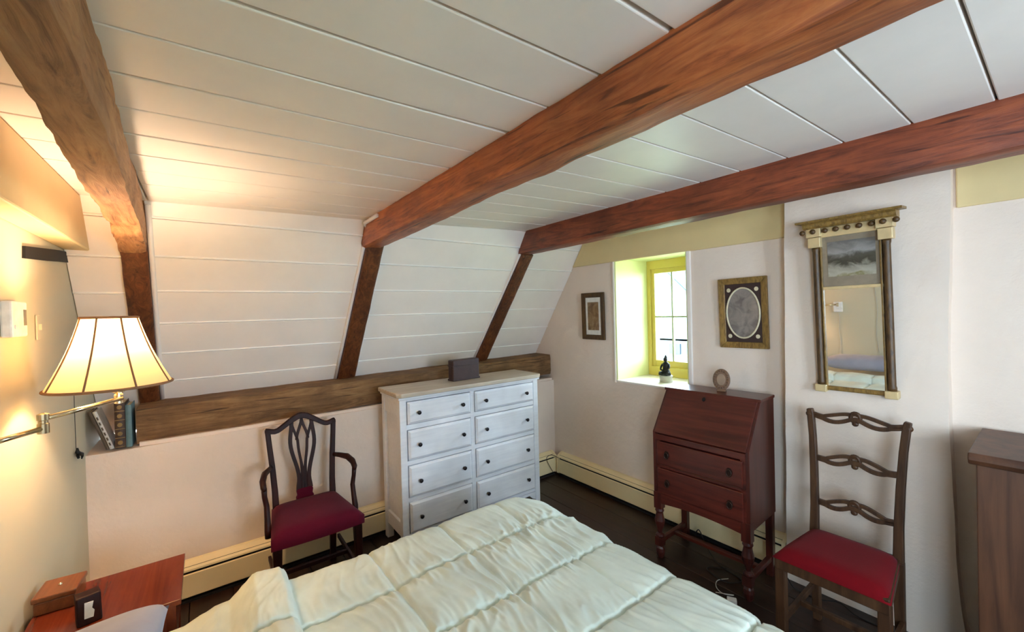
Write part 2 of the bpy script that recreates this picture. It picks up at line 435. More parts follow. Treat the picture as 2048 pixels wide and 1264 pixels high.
# ------------------------------------------------------------------ ceiling: boards between the beams
BAYS = [(YH, -.19), (-.19, .825), (.825, 2.005), (2.005, YB)]
cb = MB()
for (a, c) in BAYS:
    za, zc = zceil(a+.002), zceil(c-.002)
    cb.hexa([(-2.56, a, za+.016), (XR+.1, a, za+.016), (XR+.1, c, zc+.016), (-2.56, c, zc+.016),
             (-2.56, a, 2.30), (XR+.1, a, 2.30), (XR+.1, c, 2.30), (-2.56, c, 2.30)])
ceil = struct(cb.build('ceiling', 'board_gap'))
for bi, (a, c) in enumerate(BAYS):
    x = -1.03 - .187*8 + (0, 0, -.015, -.01)[bi]
    while x < XR:
        hg = .0042 if bi == 1 else .0028
        x0, x1 = x+hg, min(x+.187, XR)-hg
        if x1 > -2.46:
            x0 = max(x0, -2.50)
            sl = random.uniform(-.006, .006) if bi == 1 else 0
            j = random.uniform(0, .0016)
            za, zc = zceil(a+.004)-j, zceil(c-.004)-j
            MB().hexa([(x0-sl, a+.003, za), (x1-sl, a+.003, za), (x1+sl, c-.003, zc), (x0+sl, c-.003, zc),
                       (x0-sl, a+.003, za+.02), (x1-sl, a+.003, za+.02), (x1+sl, c-.003, zc+.02), (x0+sl, c-.003, zc+.02)]
                      ).build('plank', 'board', ceil, .003)
        x += .187

# ------------------------------------------------------------------ timbers
def timber(name, mat, cs, us, vs_, wfn, hfn, amp, seedv, cut=None, parent=None, corner=.012, per=5):
    """sweep of a hewn section. cs centres, us/vs_ unit axes for width and height"""
    bm = bmesh.new(); rings = []
    sec = []
    n = per
    for (a, c) in (((-1, -1), (1, -1)), ((1, -1), (1, 1)), ((1, 1), (-1, 1)), ((-1, 1), (-1, -1))):
        for k in range(n): t = k/n; sec.append((a[0]+(c[0]-a[0])*t, a[1]+(c[1]-a[1])*t))
    for i, ce in enumerate(cs):
        ce = Vector(ce); t = i/(len(cs)-1); hw, hh = wfn(t)/2, hfn(t)/2; ring = []
        for (a, c) in sec:
            p = Vector((a*hw, c*hh))
            if abs(abs(a)-1) < 1e-6 and abs(abs(c)-1) < 1e-6: p *= 1-corner/ max(hw, hh)*.6
            q = ce + us*p.x + vs_*p.y
            e = noise.noise(q*7+Vector((seedv, 0, 0)))*.6 + noise.noise(q*22+Vector((0, seedv, 0)))*.35
            d = (us*(1 if a > .99 else -1 if a < -.99 else 0) + vs_*(1 if c > .99 else -1 if c < -.99 else 0))
            q += d*(e*amp)
            if cut: q = cut(q)
            ring.append(bm.verts.new(q))
        rings.append(ring)
    m = len(sec)
    for i in range(len(rings)-1):
        for k in range(m): bm.faces.new((rings[i][k], rings[i][(k+1) % m], rings[i+1][(k+1) % m], rings[i+1][k]))
    bm.faces.new(rings[0][::-1]); bm.faces.new(rings[-1])
    bmesh.ops.recalc_face_normals(bm, faces=bm.faces)
    me = bpy.data.meshes.new(name); bm.to_mesh(me); bm.free()
    o = bpy.data.objects.new(name, me); C.objects.link(o); me.materials.append(M_[mat])
    for p in me.polygons: p.use_smooth = True
    md = o.modifiers.new('edge', 'EDGE_SPLIT'); md.split_angle = math.radians(38)
    if parent: o.parent = parent
    return o
def interp(pts, x):
    for (x0, v0), (x1, v1) in zip(pts, pts[1:]):
        if x <= x1: return v0 + (v1-v0)*max(0, (x-x0))/(x1-x0)
    return pts[-1][1]
def cut_beam(q):
    lim = slope_x(q.z)+.012
    if q.x < lim: q.x = lim
    return q
EY, EZ = Vector((0, 1, 0)), Vector((0, 0, 1))
def beam(name, mat, yl, yr, zb, zt, label, amp, sd, n=90):
    xs = [-2.62 + (XR+2.62)*(i/n) for i in range(n+1)]
    cs = [(x, (interp(yl, x)+interp(yr, x))/2, (interp(zb, x)+zt)/2) for x in xs]
    o = timber(name, mat, cs, EY, EZ, lambda t: interp(yr, lerp(-2.62, XR, t))-interp(yl, lerp(-2.62, XR, t)),
               lambda t: zt-interp(zb, lerp(-2.62, XR, t)), amp, sd, cut_beam)
    return tag(o, label, 'beam')
beam('ceiling_beam', 'beam_lamplit', [(-2.5, -.305), (-1.7, -.270), (-1.2, -.240), (-.8, -.222), (XR, -.21)],
     [(-2.5, -.205), (-1.9, -.180), (-1.2, -.148), (-.7, -.132), (XR, -.12)],
     [(-2.6, 1.80), (-2.45, 1.84), (-2.2, 1.875), (XR, 1.88)], 2.05, 'lamp-brightened crooked hewn ceiling beam closest to the lamp', .011, 3, 170)
beam('ceiling_beam', 'beam', [(-2.6, .765), (XR, .765)], [(-2.6, .888), (XR, .885)],
     [(-2.6, 1.905), (-1.2, 1.93), (XR, 1.935)], 2.07, 'orange-brown hewn beam crossing the middle of the boarded ceiling', .006, 11)
beam('ceiling_beam', 'beam_red', [(-2.6, 1.945), (XR, 1.945)], [(-2.6, 2.072), (XR, 2.07)],
     [(-2.6, 1.94), (XR, 1.95)], 2.118, 'reddish-brown ceiling beam parallel to the window wall above the mirror', .005, 23)

def rafter(k, label, proud):
    a = RAF[k]; n = 40; s0, s1 = slope_s(1.045 if k < 2 else 1.07), slope_s(1.96 if k else 1.93)
    if k == 0: s0 = slope_s(.875)
    cs = []
    for i in range(n+1):
        t = i/n; yy = lerp((a[0]+a[1])/2, (a[2]+a[3])/2, t)
        cs.append(slope_pt(lerp(s0, s1, t), yy, proud/2))
    o = timber('rafter', 'rafter', cs, EY, Vector((NX, 0, NZ)), lambda t: lerp(a[1]-a[0], a[3]-a[2], t), lambda t: proud, .004, 40+k)
    return tag(o, label, 'rafter')
rafter(0, 'dark sloping rafter behind the lamp shade, resting beside the books', .05)
rafter(1, 'dark sloping rafter under the middle beam, beside the white chest', .045)
rafter(2, 'dark sloping rafter nearest the window, foot behind the dark box', .045)

# sill beam along the foot of the slope
n = 80; cs = []
for i in range(n+1):
    t = i/n; yy = lerp(-.30, YB-.004, t); zt = 1.045 + .045*t**1.5; zb = lerp(.858, .90, t)
    cs.append((-3.045, yy, (zt+zb)/2))
o = timber('sill_beam', 'sill', cs, Vector((1, 0, 0)), EZ, lambda t: .33, lambda t: (1.045+.045*t**1.5)-lerp(.858, .90, t), .006, 61)
tag(o, 'rough brown timber sill running along the foot of the sloped boards', 'beam')
# bed of mortar under the sill
mm = rough_wall('trim_1', -3.21, XK-.012, -.29, YB-.01, .852, .872, .004, 'plaster', 9.0); struct(mm)

# painted plate beams
def plate(name, label, x0, x1, y0, y1, z0, z1, cut=False):
    v = [(x0, y0, z0), (x1, y0, z0), (x1, y1, z0), (x0, y1, z0), (x0, y0, z1), (x1, y0, z1), (x1, y1, z1), (x0, y1, z1)]
    if cut:
        v = [(slope_x(p[2])+.012 if p[0] == x0 else p[0], p[1], p[2]) for p in v]
    o = MB().hexa(v).build(name, 'tan', None, .006); return tag(o, label, 'beam')
plate('painted_beam', 'tan painted beam above the swing-arm lamp against the head wall', -2.6, XR, YH+.001, -.402, 1.82, 2.032, True)
plate('painted_beam', 'tan painted band on the wall above the window', -2.6, -.90, 2.582, YB+.005, 1.872, 2.112, True)
plate('painted_beam', 'tan painted band beside the chimney pier, above the plain dresser', -.262, XR, 2.586, YB+.005, 1.895, 2.114)

# quarter-round trims beside the rafters
def trim(k, pts, r=.011):
    struct(MB().tube(pts, r, 8).build('trim_%d' % k, 'board', None, smooth=True))
trim(2, [slope_pt(slope_s(z), lerp(RAF[0][1], RAF[0][3], (z-1.05)/.9)+.012, .012) for z in (1.055, 1.3, 1.6, 1.9, 2.03)])
tp = [slope_pt(slope_s(z), lerp(RAF[1][0], RAF[1][2], (z-1.05)/.9)-.011, .012) for z in (1.055, 1.3, 1.6, 1.9, 2.02)]
trim(3, tp + [Vector((-2.41, .757, 2.036)), Vector((-2.20, .757, 2.038))])
trim(4, [slope_pt(slope_s(z), lerp(RAF[2][0], RAF[2][2], (z-1.05)/.9)-.010, .012) for z in (1.08, 1.3, 1.6, 1.9, 2.07)], .010)
trim(5, [slope_pt(slope_s(z), lerp(RAF[1][1], RAF[1][3], (z-1.05)/.9)+.006, .009) for z in (1.055, 1.3, 1.6, 1.9)], .007)

# ------------------------------------------------------------------ window
win = struct(bpy.data.objects.new('window_1', None)); C.objects.link(win); win.location = (0, 0, 0)
YG = 3.02
rv = .012
MB().box(WX0, WX0+rv, YB-.004, YG+.05, WZ0, WZ1).build('reveal_panel', 'reveal', win, .002)
MB().box(WX1-rv, WX1, YB-.004, YG+.05, WZ0, WZ1).build('reveal_panel', 'reveal', win, .002)
MB().box(WX0+rv, WX1-rv, YB-.004, YG+.05, WZ1-rv, WZ1).build('reveal_panel', 'reveal', win, .002)
MB().box(WX0+.001, WX1-.001, YB-.012, YG+.05, WZ0, WZ0+.014).build('window_sill', 'board', win, .003)
cs_ = MB()
for a in ((WX0-.014, WX0, WZ0-.006, WZ1+.016), (WX1, WX1+.026, WZ0-.006, WZ1+.016), (WX0, WX1, WZ1, WZ1+.016)):
    cs_.box(a[0], a[1], YB-.014, YB+.006, a[2], a[3])
cs_.build('casing', 'board', win, .004)
fr = MB()
X0, X1, Z0, Z1 = WX0+rv, WX1-rv, WZ0+.014, WZ1-rv
fr.box(X0, X0+.03, YG-.02, YG+.05, Z0, Z1).box(X1-.03, X1, YG-.02, YG+.05, Z0, Z1)
fr.box(X0+.03, X1-.03, YG-.02, YG+.05, Z1-.07, Z1).box(X0+.03, X1-.03, YG-.03, YG+.05, Z0, Z0+.075)
fr.build('frame', 'winyellow', win, .004)
a0, a1, c0, c1 = X0+.03, X1-.03, Z0+.075, Z1-.07
sash = MB()
sash.box(a0, a0+.03, YG, YG+.035, c0, c1).box(a1-.03, a1, YG, YG+.035, c0, c1)
sash.box(a0+.03, a1-.03, YG, YG+.035, c0, c0+.05).box(a0+.03, a1-.03, YG, YG+.035, c1-.035, c1)
so = sash.build('sash', 'winyellow', win, .003)
gx0, gx1, gz0, gz1 = a0+.03, a1-.03, c0+.05, c1-.035
for k in (1, 2):
    xx = gx0+(gx1-gx0)*k/3; MB().box(xx-.007, xx+.007, YG+.006, YG+.028, gz0, gz1).build('glazing_bar', 'bar', so, .002)
zz = (gz0+gz1)/2
for k in range(3):
    xa = gx0+(gx1-gx0)*k/3+(.007 if k else 0); xb = gx0+(gx1-gx0)*(k+1)/3-(.007 if k < 2 else 0)
    MB().box(xa, xb, YG+.006, YG+.028, zz-.007, zz+.007).build('glazing_bar', 'bar', so, .002)
    for (za, zc) in ((gz0, zz-.007), (zz+.007, gz1)):
        MB().box(xa, xb, YG+.016, YG+.020, za, zc).build('pane', 'glass', so)

# house across the yard, seen through the panes
M_['nwall'] = m_paint('pale_clapboard', S(88, 98, 104), .7); M_['nroof'] = m_paint('blue_grey_roof', S(62, 74, 84), .7)
M_['nwin'] = m_plain('dark_far_window', S(40, 50, 62), .3); M_['npost'] = m_plain('violet_grey_post', S(70, 68, 100), .6)
M_['lawn'] = m_paint('lawn', S(158, 166, 124), .9, .2, 1.2)
nh = thing('neighbour_house', 'pale house with steep gable seen through the small window', 'house', (-13.8, 20.0, -3.2))
MB().box(-6.0, 6.0, .3, 7, 0, 3.0).build('wall', 'nwall', nh)
MB().prism([(-5.8, 2.9), (5.8, 2.9), (0, 8.6)], lambda a, c, t: (a, t, c), .3, .5).build('gable_wall', 'nwall', nh)
for s_ in (-1, 1):
    MB().hexa([(s_*6.3, 0, 2.5), (s_*6.3, 7.4, 2.5), (s_*6.3, 7.4, 2.75), (s_*6.3, 0, 2.75), (0, 0, 8.7), (0, 7.4, 8.7), (0, 7.4, 8.95), (0, 0, 8.95)]).build('roof', 'nroof', nh)
    MB().hexa([(s_*4.4, .18, 3.1), (s_*4.4, .29, 3.1), (s_*4.4, .29, 3.3), (s_*4.4, .18, 3.3), (0, .18, 7.4), (0, .29, 7.4), (0, .29, 7.6), (0, .18, 7.6)]).build('roof_board', 'nroof', nh)
for xx in (-4.0, -2.2, 1.35, 2.35):
    wo = MB().box(xx-.32, xx+.32, .2, .32, 2.2, 2.75).build('window', 'nwin', nh)
    MB().box(xx-.025, xx+.025, .17, .2, 2.2, 2.75).build('glazing_bar', 'nwall', wo)
MB().box(-40, 40, 3.9, 60, -3.3, -3.2).build('ground', 'lawn')
struct(bpy.data.objects['ground'])
MB().box(WX0+.001, WX0+.052, 3.072, 3.115, WZ0+.02, WZ1-.02).build('outer_stop', 'npost', win, .004)

# ------------------------------------------------------------------ baseboard heaters
def heater(label, L, loc, rz):
    t = thing('baseboard_heater', label, 'heater', loc, rz)
    # local: x along length, y = 0 at wall, front at y=-.07
    MB().prism([(0, .012), (-.066, .030), (-.070, .034), (-.070, .150), (-.064, .154), (-.058, .150), (-.058, .04), (0, .03)],
               lambda a, c, x: (x, a, c), 0, L).build('front_panel', 'heater', t, .001)
    MB().prism([(0, .205), (-.022, .203), (-.066, .176), (-.068, .166), (-.060, .164), (-.02, .190), (0, .190)],
               lambda a, c, x: (x, a, c), 0, L).build('top_cap', 'heater', t, .001)
    MB().box(0, L, -.052, -.004, .035, .186).build('fin_core', 'dark', t)
    MB().prism([(0, .0), (-.060, .0), (-.060, .012), (0, .03)], lambda a, c, x: (x, a, c), 0, L).build('base_strip', 'dark', t)
    for x0 in (-.02, L):
        MB().prism([(0, .012), (-.073, .028), (-.073, .168), (-.066, .182), (-.02, .207), (0, .209)], lambda a, c, x: (x, a, c), x0, x0+.02).build('end_cap', 'heater', t, .001)
    return t
heater('long cream baseboard heater along the knee wall behind the armchair', 2.98, (XK+.006, -.455, 0), PI/2)
heater('cream baseboard heater below the window, running behind the writing desk', 1.80, (-2.735, YB-.002, 0), 0)

# ------------------------------------------------------------------ chest of drawers
ch = thing('chest_of_drawers', 'tall whitewashed chest with eight drawers standing against the knee wall', 'chest of drawers', (0, 0, 0))
cx0, cx1, cy0, cy1, cz = -2.765, -2.445, .945, 2.062, .985
bd = MB()
bd.box(cx0, cx1-.03, cy0+.02, cy1-.02, .10, cz)
bd.build('body', 'chestwhite', ch, .002)
for yy in (cy0, cy1-.045):
    MB().box(cx1-.045, cx1, yy, yy+.045, 0, cz).build('corner_post', 'chestwhite', ch, .004)
    MB().box(cx0, cx0+.045, yy, yy+.045, 0, cz).build('corner_post', 'chestwhite', ch, .004)
for yy, s_ in ((cy0+.006, 1), (cy1-.026, -1)):
    MB().box(cx0+.045, cx1-.045, yy, yy+.02, .86, cz).build('side_rail', 'chestwhite', ch, .003)
    MB().box(cx0+.045, cx1-.045, yy, yy+.02, .10, .19).build('side_rail', 'chestwhite', ch, .003)
ymid = (cy0+cy1)/2 - .035
rows = [(.812, .950), (.585, .772), (.352, .548), (.128, .318)]
fr = MB()
fr.box(cx1-.03, cx1-.004, cy0+.045, cy1-.045, .955, cz)
for (a, c) in ((.772, .812), (.548, .585), (.318, .352), (.100, .128)): fr.box(cx1-.03, cx1-.004, cy0+.045, cy1-.045, a+.004, c-.004)
fr.box(cx1-.03, cx1-.003, ymid-.016, ymid+.016, .104, .955)
fr.build('face_frame', 'chestwhite', ch, .002)
for (z0, z1) in rows:
    for (a, c) in ((cy0+.05, ymid-.02), (ymid+.02, cy1-.05)):
        d = MB()
        d.box(cx1-.04, cx1+.002, a, c, z0, z1)
        d.hexa([(cx1+.002, a+.003, z0+.003), (cx1+.002, c-.003, z0+.003), (cx1+.002, c-.003, z1-.003), (cx1+.002, a+.003, z1-.003),
                (cx1+.010, a+.014, z0+.014), (cx1+.010, c-.014, z0+.014), (cx1+.010, c-.014, z1-.014), (cx1+.010, a+.014, z1-.014)])
        do = d.build('drawer', 'chestwhite', ch, .0015)
        for u in (.15, .85):
            yy = a+(c-a)*u; zz = (z0+z1)/2
            mt = Matrix.Translation((cx1+.010, yy, zz)) @ Matrix.Rotation(PI/2, 4, 'Y')
            MB().lathe([(.006, 0), (.005, .010), (.008, .013), (.013, .018), (.013, .023), (.008, .027), (.001, .028)], n=14, mtx=mt).build('knob', 'knob', do, smooth=True)
# arched apron between the feet
ap = [(cy0+.045, .10), (cy1-.045, .10), (cy1-.045, .04), (cy1-.075, .055), (cy1-.10, .078), (cy0+.10, .078), (cy0+.075, .055), (cy0+.045, .04)]
MB().prism(ap, lambda a, c, t: (t, a, c), cx1-.028, cx1-.006).build('apron', 'chestwhite', ch, .002)
MB().prism([(cx0-.005, cy0-.022), (cx1+.006, cy0-.022), (cx1+.030, cy0+.004), (cx1+.030, cy1-.004), (cx1+.006, cy1+.022), (cx0-.005, cy1+.022)],
           lambda a, c, t: (a, c, t), cz, cz+.028).build('top', 'chesttop', ch, .006)
MB().box(cx0, cx1+.014, cy0-.010, cy1+.010, cz-.016, cz).build('top_moulding', 'chestwhite', ch, .005)

# dark box on the chest
bx_ = thing('dark_box', 'small dark brown leather box standing on the white chest', 'box', (-2.63, 1.515, cz+.0285), math.radians(4))
MB().box(-.035, .035, -.115, .115, 0, .15).build('body', 'brick', bx_, .010, seg=3)
MB().box(-.038, .038, -.118, .118, .104, .110).build('lid_rim', 'brick', bx_, .002)
MB().box(-.038, .038, -.118, .118, 0, .012).build('base', 'brick', bx_, .003)

# ------------------------------------------------------------------ armchair (local: x width, +y front, z up)
def armchair():
    t = thing('armchair', 'dark wooden armchair with pierced vase splat and burgundy seat by the knee wall', 'chair', (-2.66, .442, 0), -PI/2)
    # seat: trapezoid
    sw_b, sw_f, dep, zs_ = .165, .212, .385, .45
    fnz = lambda a, c, z: (a, c, z)
    rail = MB()
    rail.prism([(-sw_b+.008, .006), (sw_b-.008, .006), (sw_f-.010, dep-.006), (-sw_f+.010, dep-.006)], fnz, .372, .43)
    rail.build('seat_rail', 'armwood', t, .004)
    # upholstered seat: domed grid
    bm = bmesh.new(); N = 16; g = []
    for i in range(N+1):
        row = []
        for j in range(N+1):
            v = j/N; u = i/N*2-1; hw = lerp(sw_b+.006, sw_f+.008, v)
            yy = lerp(-.002, dep+.012, v) + .012*(1-u*u)*(1 if v > .5 else 0)*(v-.5)*2
            e = (1-u**6)*(1-(2*v-1)**6)
            row.append(bm.verts.new((u*hw, yy, .425+.038*e**.5)))
        g.append(row)
    for i in range(N):
        for j in range(N): bm.faces.new((g[i][j], g[i+1][j], g[i+1][j+1], g[i][j+1]))
    bd_ = [e for e in bm.edges if e.is_boundary]
    ex = bmesh.ops.extrude_edge_only(bm, edges=bd_)
    for v in ex['geom']:
        if isinstance(v, bmesh.types.BMVert): v.co.z = .380
    m_ = MB(); m_.bm.free(); m_.bm = bm; m_.build('seat', 'burgundy', t, smooth=True)
    # back: plane raked, points given as (x, z) -> y = -(z-.43)*.16
    def fb(a, z, tt): return (a, tt - max(0, z-.40)*.10 - .0, z)
    for s_ in (-1, 1):
        pth = [(s_*.150, .40), (s_*.152, .52), (s_*.160, .66), (s_*.170, .78), (s_*.176, .866)]
        MB().strip(pth, [.017, .015, .014, .013, .013], fb, -.008, .018).build('back_post', 'armwood', t, .004)
        MB().hexa([(s_*.150-.016, -.05, 0), (s_*.150+.016, -.05, 0), (s_*.150+.016, -.022, 0), (s_*.150-.016, -.022, 0),
                   (s_*.150-.018, -.008, .42), (s_*.150+.018, -.008, .42), (s_*.150+.018, .026, .42), (s_*.150-.018, .026, .42)]).build('leg', 'armwood', t, .003)
        MB().hexa([(s_*.196-.014, dep-.030, 0), (s_*.196+.014, dep-.030, 0), (s_*.196+.014, dep-.002, 0), (s_*.196-.014, dep-.002, 0),
                   (s_*.190-.021, dep-.040, .40), (s_*.190+.021, dep-.040, .40), (s_*.190+.021, dep, .40), (s_*.190-.021, dep, .40)]).build('leg', 'armwood', t, .003)
        # arm: runs forward, scrolls over the support
        arm = [(s_*.165, -.02, .655), (s_*.185, .05, .665), (s_*.212, .12, .668), (s_*.226, .18, .652), (s_*.226, .215, .632), (s_*.222, .228, .618)]
        MB().tube(arm, [.013, .015, .019, .020, .019, .012], 10, flat=.75).build('armrest', 'armwood', t, smooth=True)
        sup = [(s_*.224, .214, .628), (s_*.222, .206, .58), (s_*.214, .205, .53), (s_*.214, .225, .47), (s_*.215, .245, .42), (s_*.214, .246, .385)]
        MB().tube(sup, [.013, .012, .013, .014, .016, .016], 10).build('arm_support', 'armwood', t, smooth=True)
        MB().box(s_*.185-.008, s_*.185+.008, -.03, dep-.03, .13, .155, Matrix.Identity(4)).build('stretcher', 'armwood', t, .003)
    MB().box(-.18, .18, .17, .19, .132, .154).build('stretcher', 'armwood', t, .003)
    MB().box(-.140, .140, -.036, -.018, .20, .235).build('stretcher', 'armwood', t, .003)
    # crest rail: serpentine, high in the middle
    cp = []
    for i in range(25):
        u = i/24*2-1; z = .862 + .056*math.exp(-(u/.42)**2) - .016*math.exp(-((abs(u)-.72)/.2)**2)
        cp.append((u*.187, z))
    MB().strip(cp, [.013+.004*math.exp(-((i/24*2-1)/.3)**2) for i in range(25)], fb, -.008, .018).build('crest_rail', 'armwood', t, .004)
    # pierced vase splat: outer curves, inner curves, shoe
    def curve(pts, n=18):
        out = []
        for i in range(n+1):
            zz = lerp(pts[0][1], pts[-1][1], i/n)
            ps = sorted([(q[1], q[0]) for q in pts]); 
            # smooth interpolation
            for (z0, x0), (z1, x1) in zip(ps, ps[1:]):
                if zz <= z1+1e-9:
                    f = (zz-z0)/(z1-z0); f = f*f*(3-2*f); out.append((x0+(x1-x0)*f, zz)); break
        return out
    sp = MB()
    for s_ in (-1, 1):
        sp.strip(curve([(s_*.034, .495), (s_*.027, .56), (s_*.064, .77), (s_*.052, .90)]), .0100, fb, -.003, .010)
        sp.strip(curve([(s_*.008, .495), (s_*.004, .57), (s_*.024, .76), (s_*.052, .885)]), .0070, fb, -.002, .009)
        sp.strip(curve([(s_*.030, .78), (0, .905)]), .0072, fb, -.002, .009)
        sp.strip(curve([(s_*.020, .495), (s_*.012, .60), (s_*.028, .79)]), .0045, fb, -.001, .008)
    sp.build('splat', 'armwood', t, .0015)
    MB().prism([(-.046, .425), (.046, .425), (.046, .455), (.040, .465), (.044, .49), (.036, .502), (-.036, .502), (-.044, .49), (-.040, .465), (-.046, .455)],
               fb, -.008, .014).build('splat_shoe', 'burgundy', t, .002)
    return t
armchair()

# ------------------------------------------------------------------ ladder-back chair (faces -Y; local +y is the back)
def ladder_chair():
    t = thing('ladder_back_chair', 'brown ladder-back side chair with red seat in front of the pier', 'chair', (-.555, 1.925, 0), 0)
    sf, sbk, dep = .186, .150, .37
    MB().prism([(-sf, 0), (sf, 0), (sbk, dep), (-sbk, dep)], lambda a, c, z: (a, c, z), .375, .435).build('seat_rail', 'ladwood', t, .004)
    bm = bmesh.new(); N = 16; g = []
    for i in range(N+1):
        row = []
        for j in range(N+1):
            v = j/N; u = i/N*2-1; hw = lerp(sf+.004, sbk+.004, v)
            e = (1-u**8)*(1-(2*v-1)**8)
            row.append(bm.verts.new((u*hw, lerp(-.006, dep-.03, v), .425+.045*e**.6)))
        g.append(row)
    for i in range(N):
        for j in range(N): bm.faces.new((g[i][j], g[i+1][j], g[i+1][j+1], g[i][j+1]))
    ex = bmesh.ops.extrude_edge_only(bm, edges=[e for e in bm.edges if e.is_boundary])
    for v in ex['geom']:
        if isinstance(v, bmesh.types.BMVert): v.co.z = .420
    m_ = MB(); m_.bm.free(); m_.bm = bm; m_.build('seat', 'redseat', t, smooth=True)
    def fb(a, z, tt): return (a, dep - .03 + tt + max(0, z-.42)*.10 + .0, z)
    for s_ in (-1, 1):
        MB().strip([(s_*.147, .40), (s_*.147, .55), (s_*.152, .72), (s_*.160, .87), (s_*.170, .975), (s_*.174, .995)], [.018, .016, .015, .014, .014, .012], fb, 0, .026).build('back_post', 'ladwood', t, .004)
        MB().hexa([(s_*.147-.015, dep-.012, 0), (s_*.147+.015, dep-.012, 0), (s_*.147+.015, dep+.018, 0), (s_*.147-.015, dep+.018, 0),
                   (s_*.147-.018, dep-.036, .42), (s_*.147+.018, dep-.036, .42), (s_*.147+.018, dep+.0, .42), (s_*.147-.018, dep+.0, .42)]).build('leg', 'ladwood', t, .003)
        MB().box(s_*.168-.019, s_*.168+.019, .002, .040, 0, .40).build('leg', 'ladwood', t, .004)
        MB().box(s_*.158-.009, s_*.158+.009, .03, dep-.01, .15, .178).build('stretcher', 'ladwood', t, .003)
    MB().box(-.15, .15, .17, .188, .152, .176).build('stretcher', 'ladwood', t, .003)
    def ladder_rail(z0, half, crest):
        r = MB()
        up, lo = [], []
        for i in range(29):
            u = i/28*2-1; a = abs(u)
            base = z0 - .012*math.sin(PI*min(1, a*1.05))*(1 if crest else .6) + (.006*a if crest else -.004*a)
            gap = .0155*math.sin(PI*min(1, max(0, (a-.10)/.62)))**.8 if .10 < a < .72 else 0
            arch = .024*math.exp(-(u/.45)**2)
            up.append((u*half, base + arch*1.1 + gap*.75 + .004)); lo.append((u*half, base + arch*.55 - gap*.55 - .004))
        r.strip(up, .0075, fb, .004, .020); r.strip(lo, .0085, fb, .004, .020)
        if crest:
            for s_ in (-1, 1): r.ball(Vector(fb(s_*(half+.004), z0+.004, .012)), .017, 10, 1.1, .8, .9)
        # knot with a hole, and a drop below it
        mt = Matrix.Translation(fb(0, z0+.016, .012))
        r.tube([mt @ Vector((.017*math.cos(2*PI*k/18), 0, .020*math.sin(2*PI*k/18))) for k in range(18)], .009, 8, True)
        r.ball(Vector(fb(0, z0-.012, .012)), .011, 10, 1.2, .8, 1)
        r.build('ladder_rail', 'ladwood', t, .0015)
    ladder_rail(.965, .168, True); ladder_rail(.775, .152, False); ladder_rail(.575, .146, False)
    return t
ladder_chair()

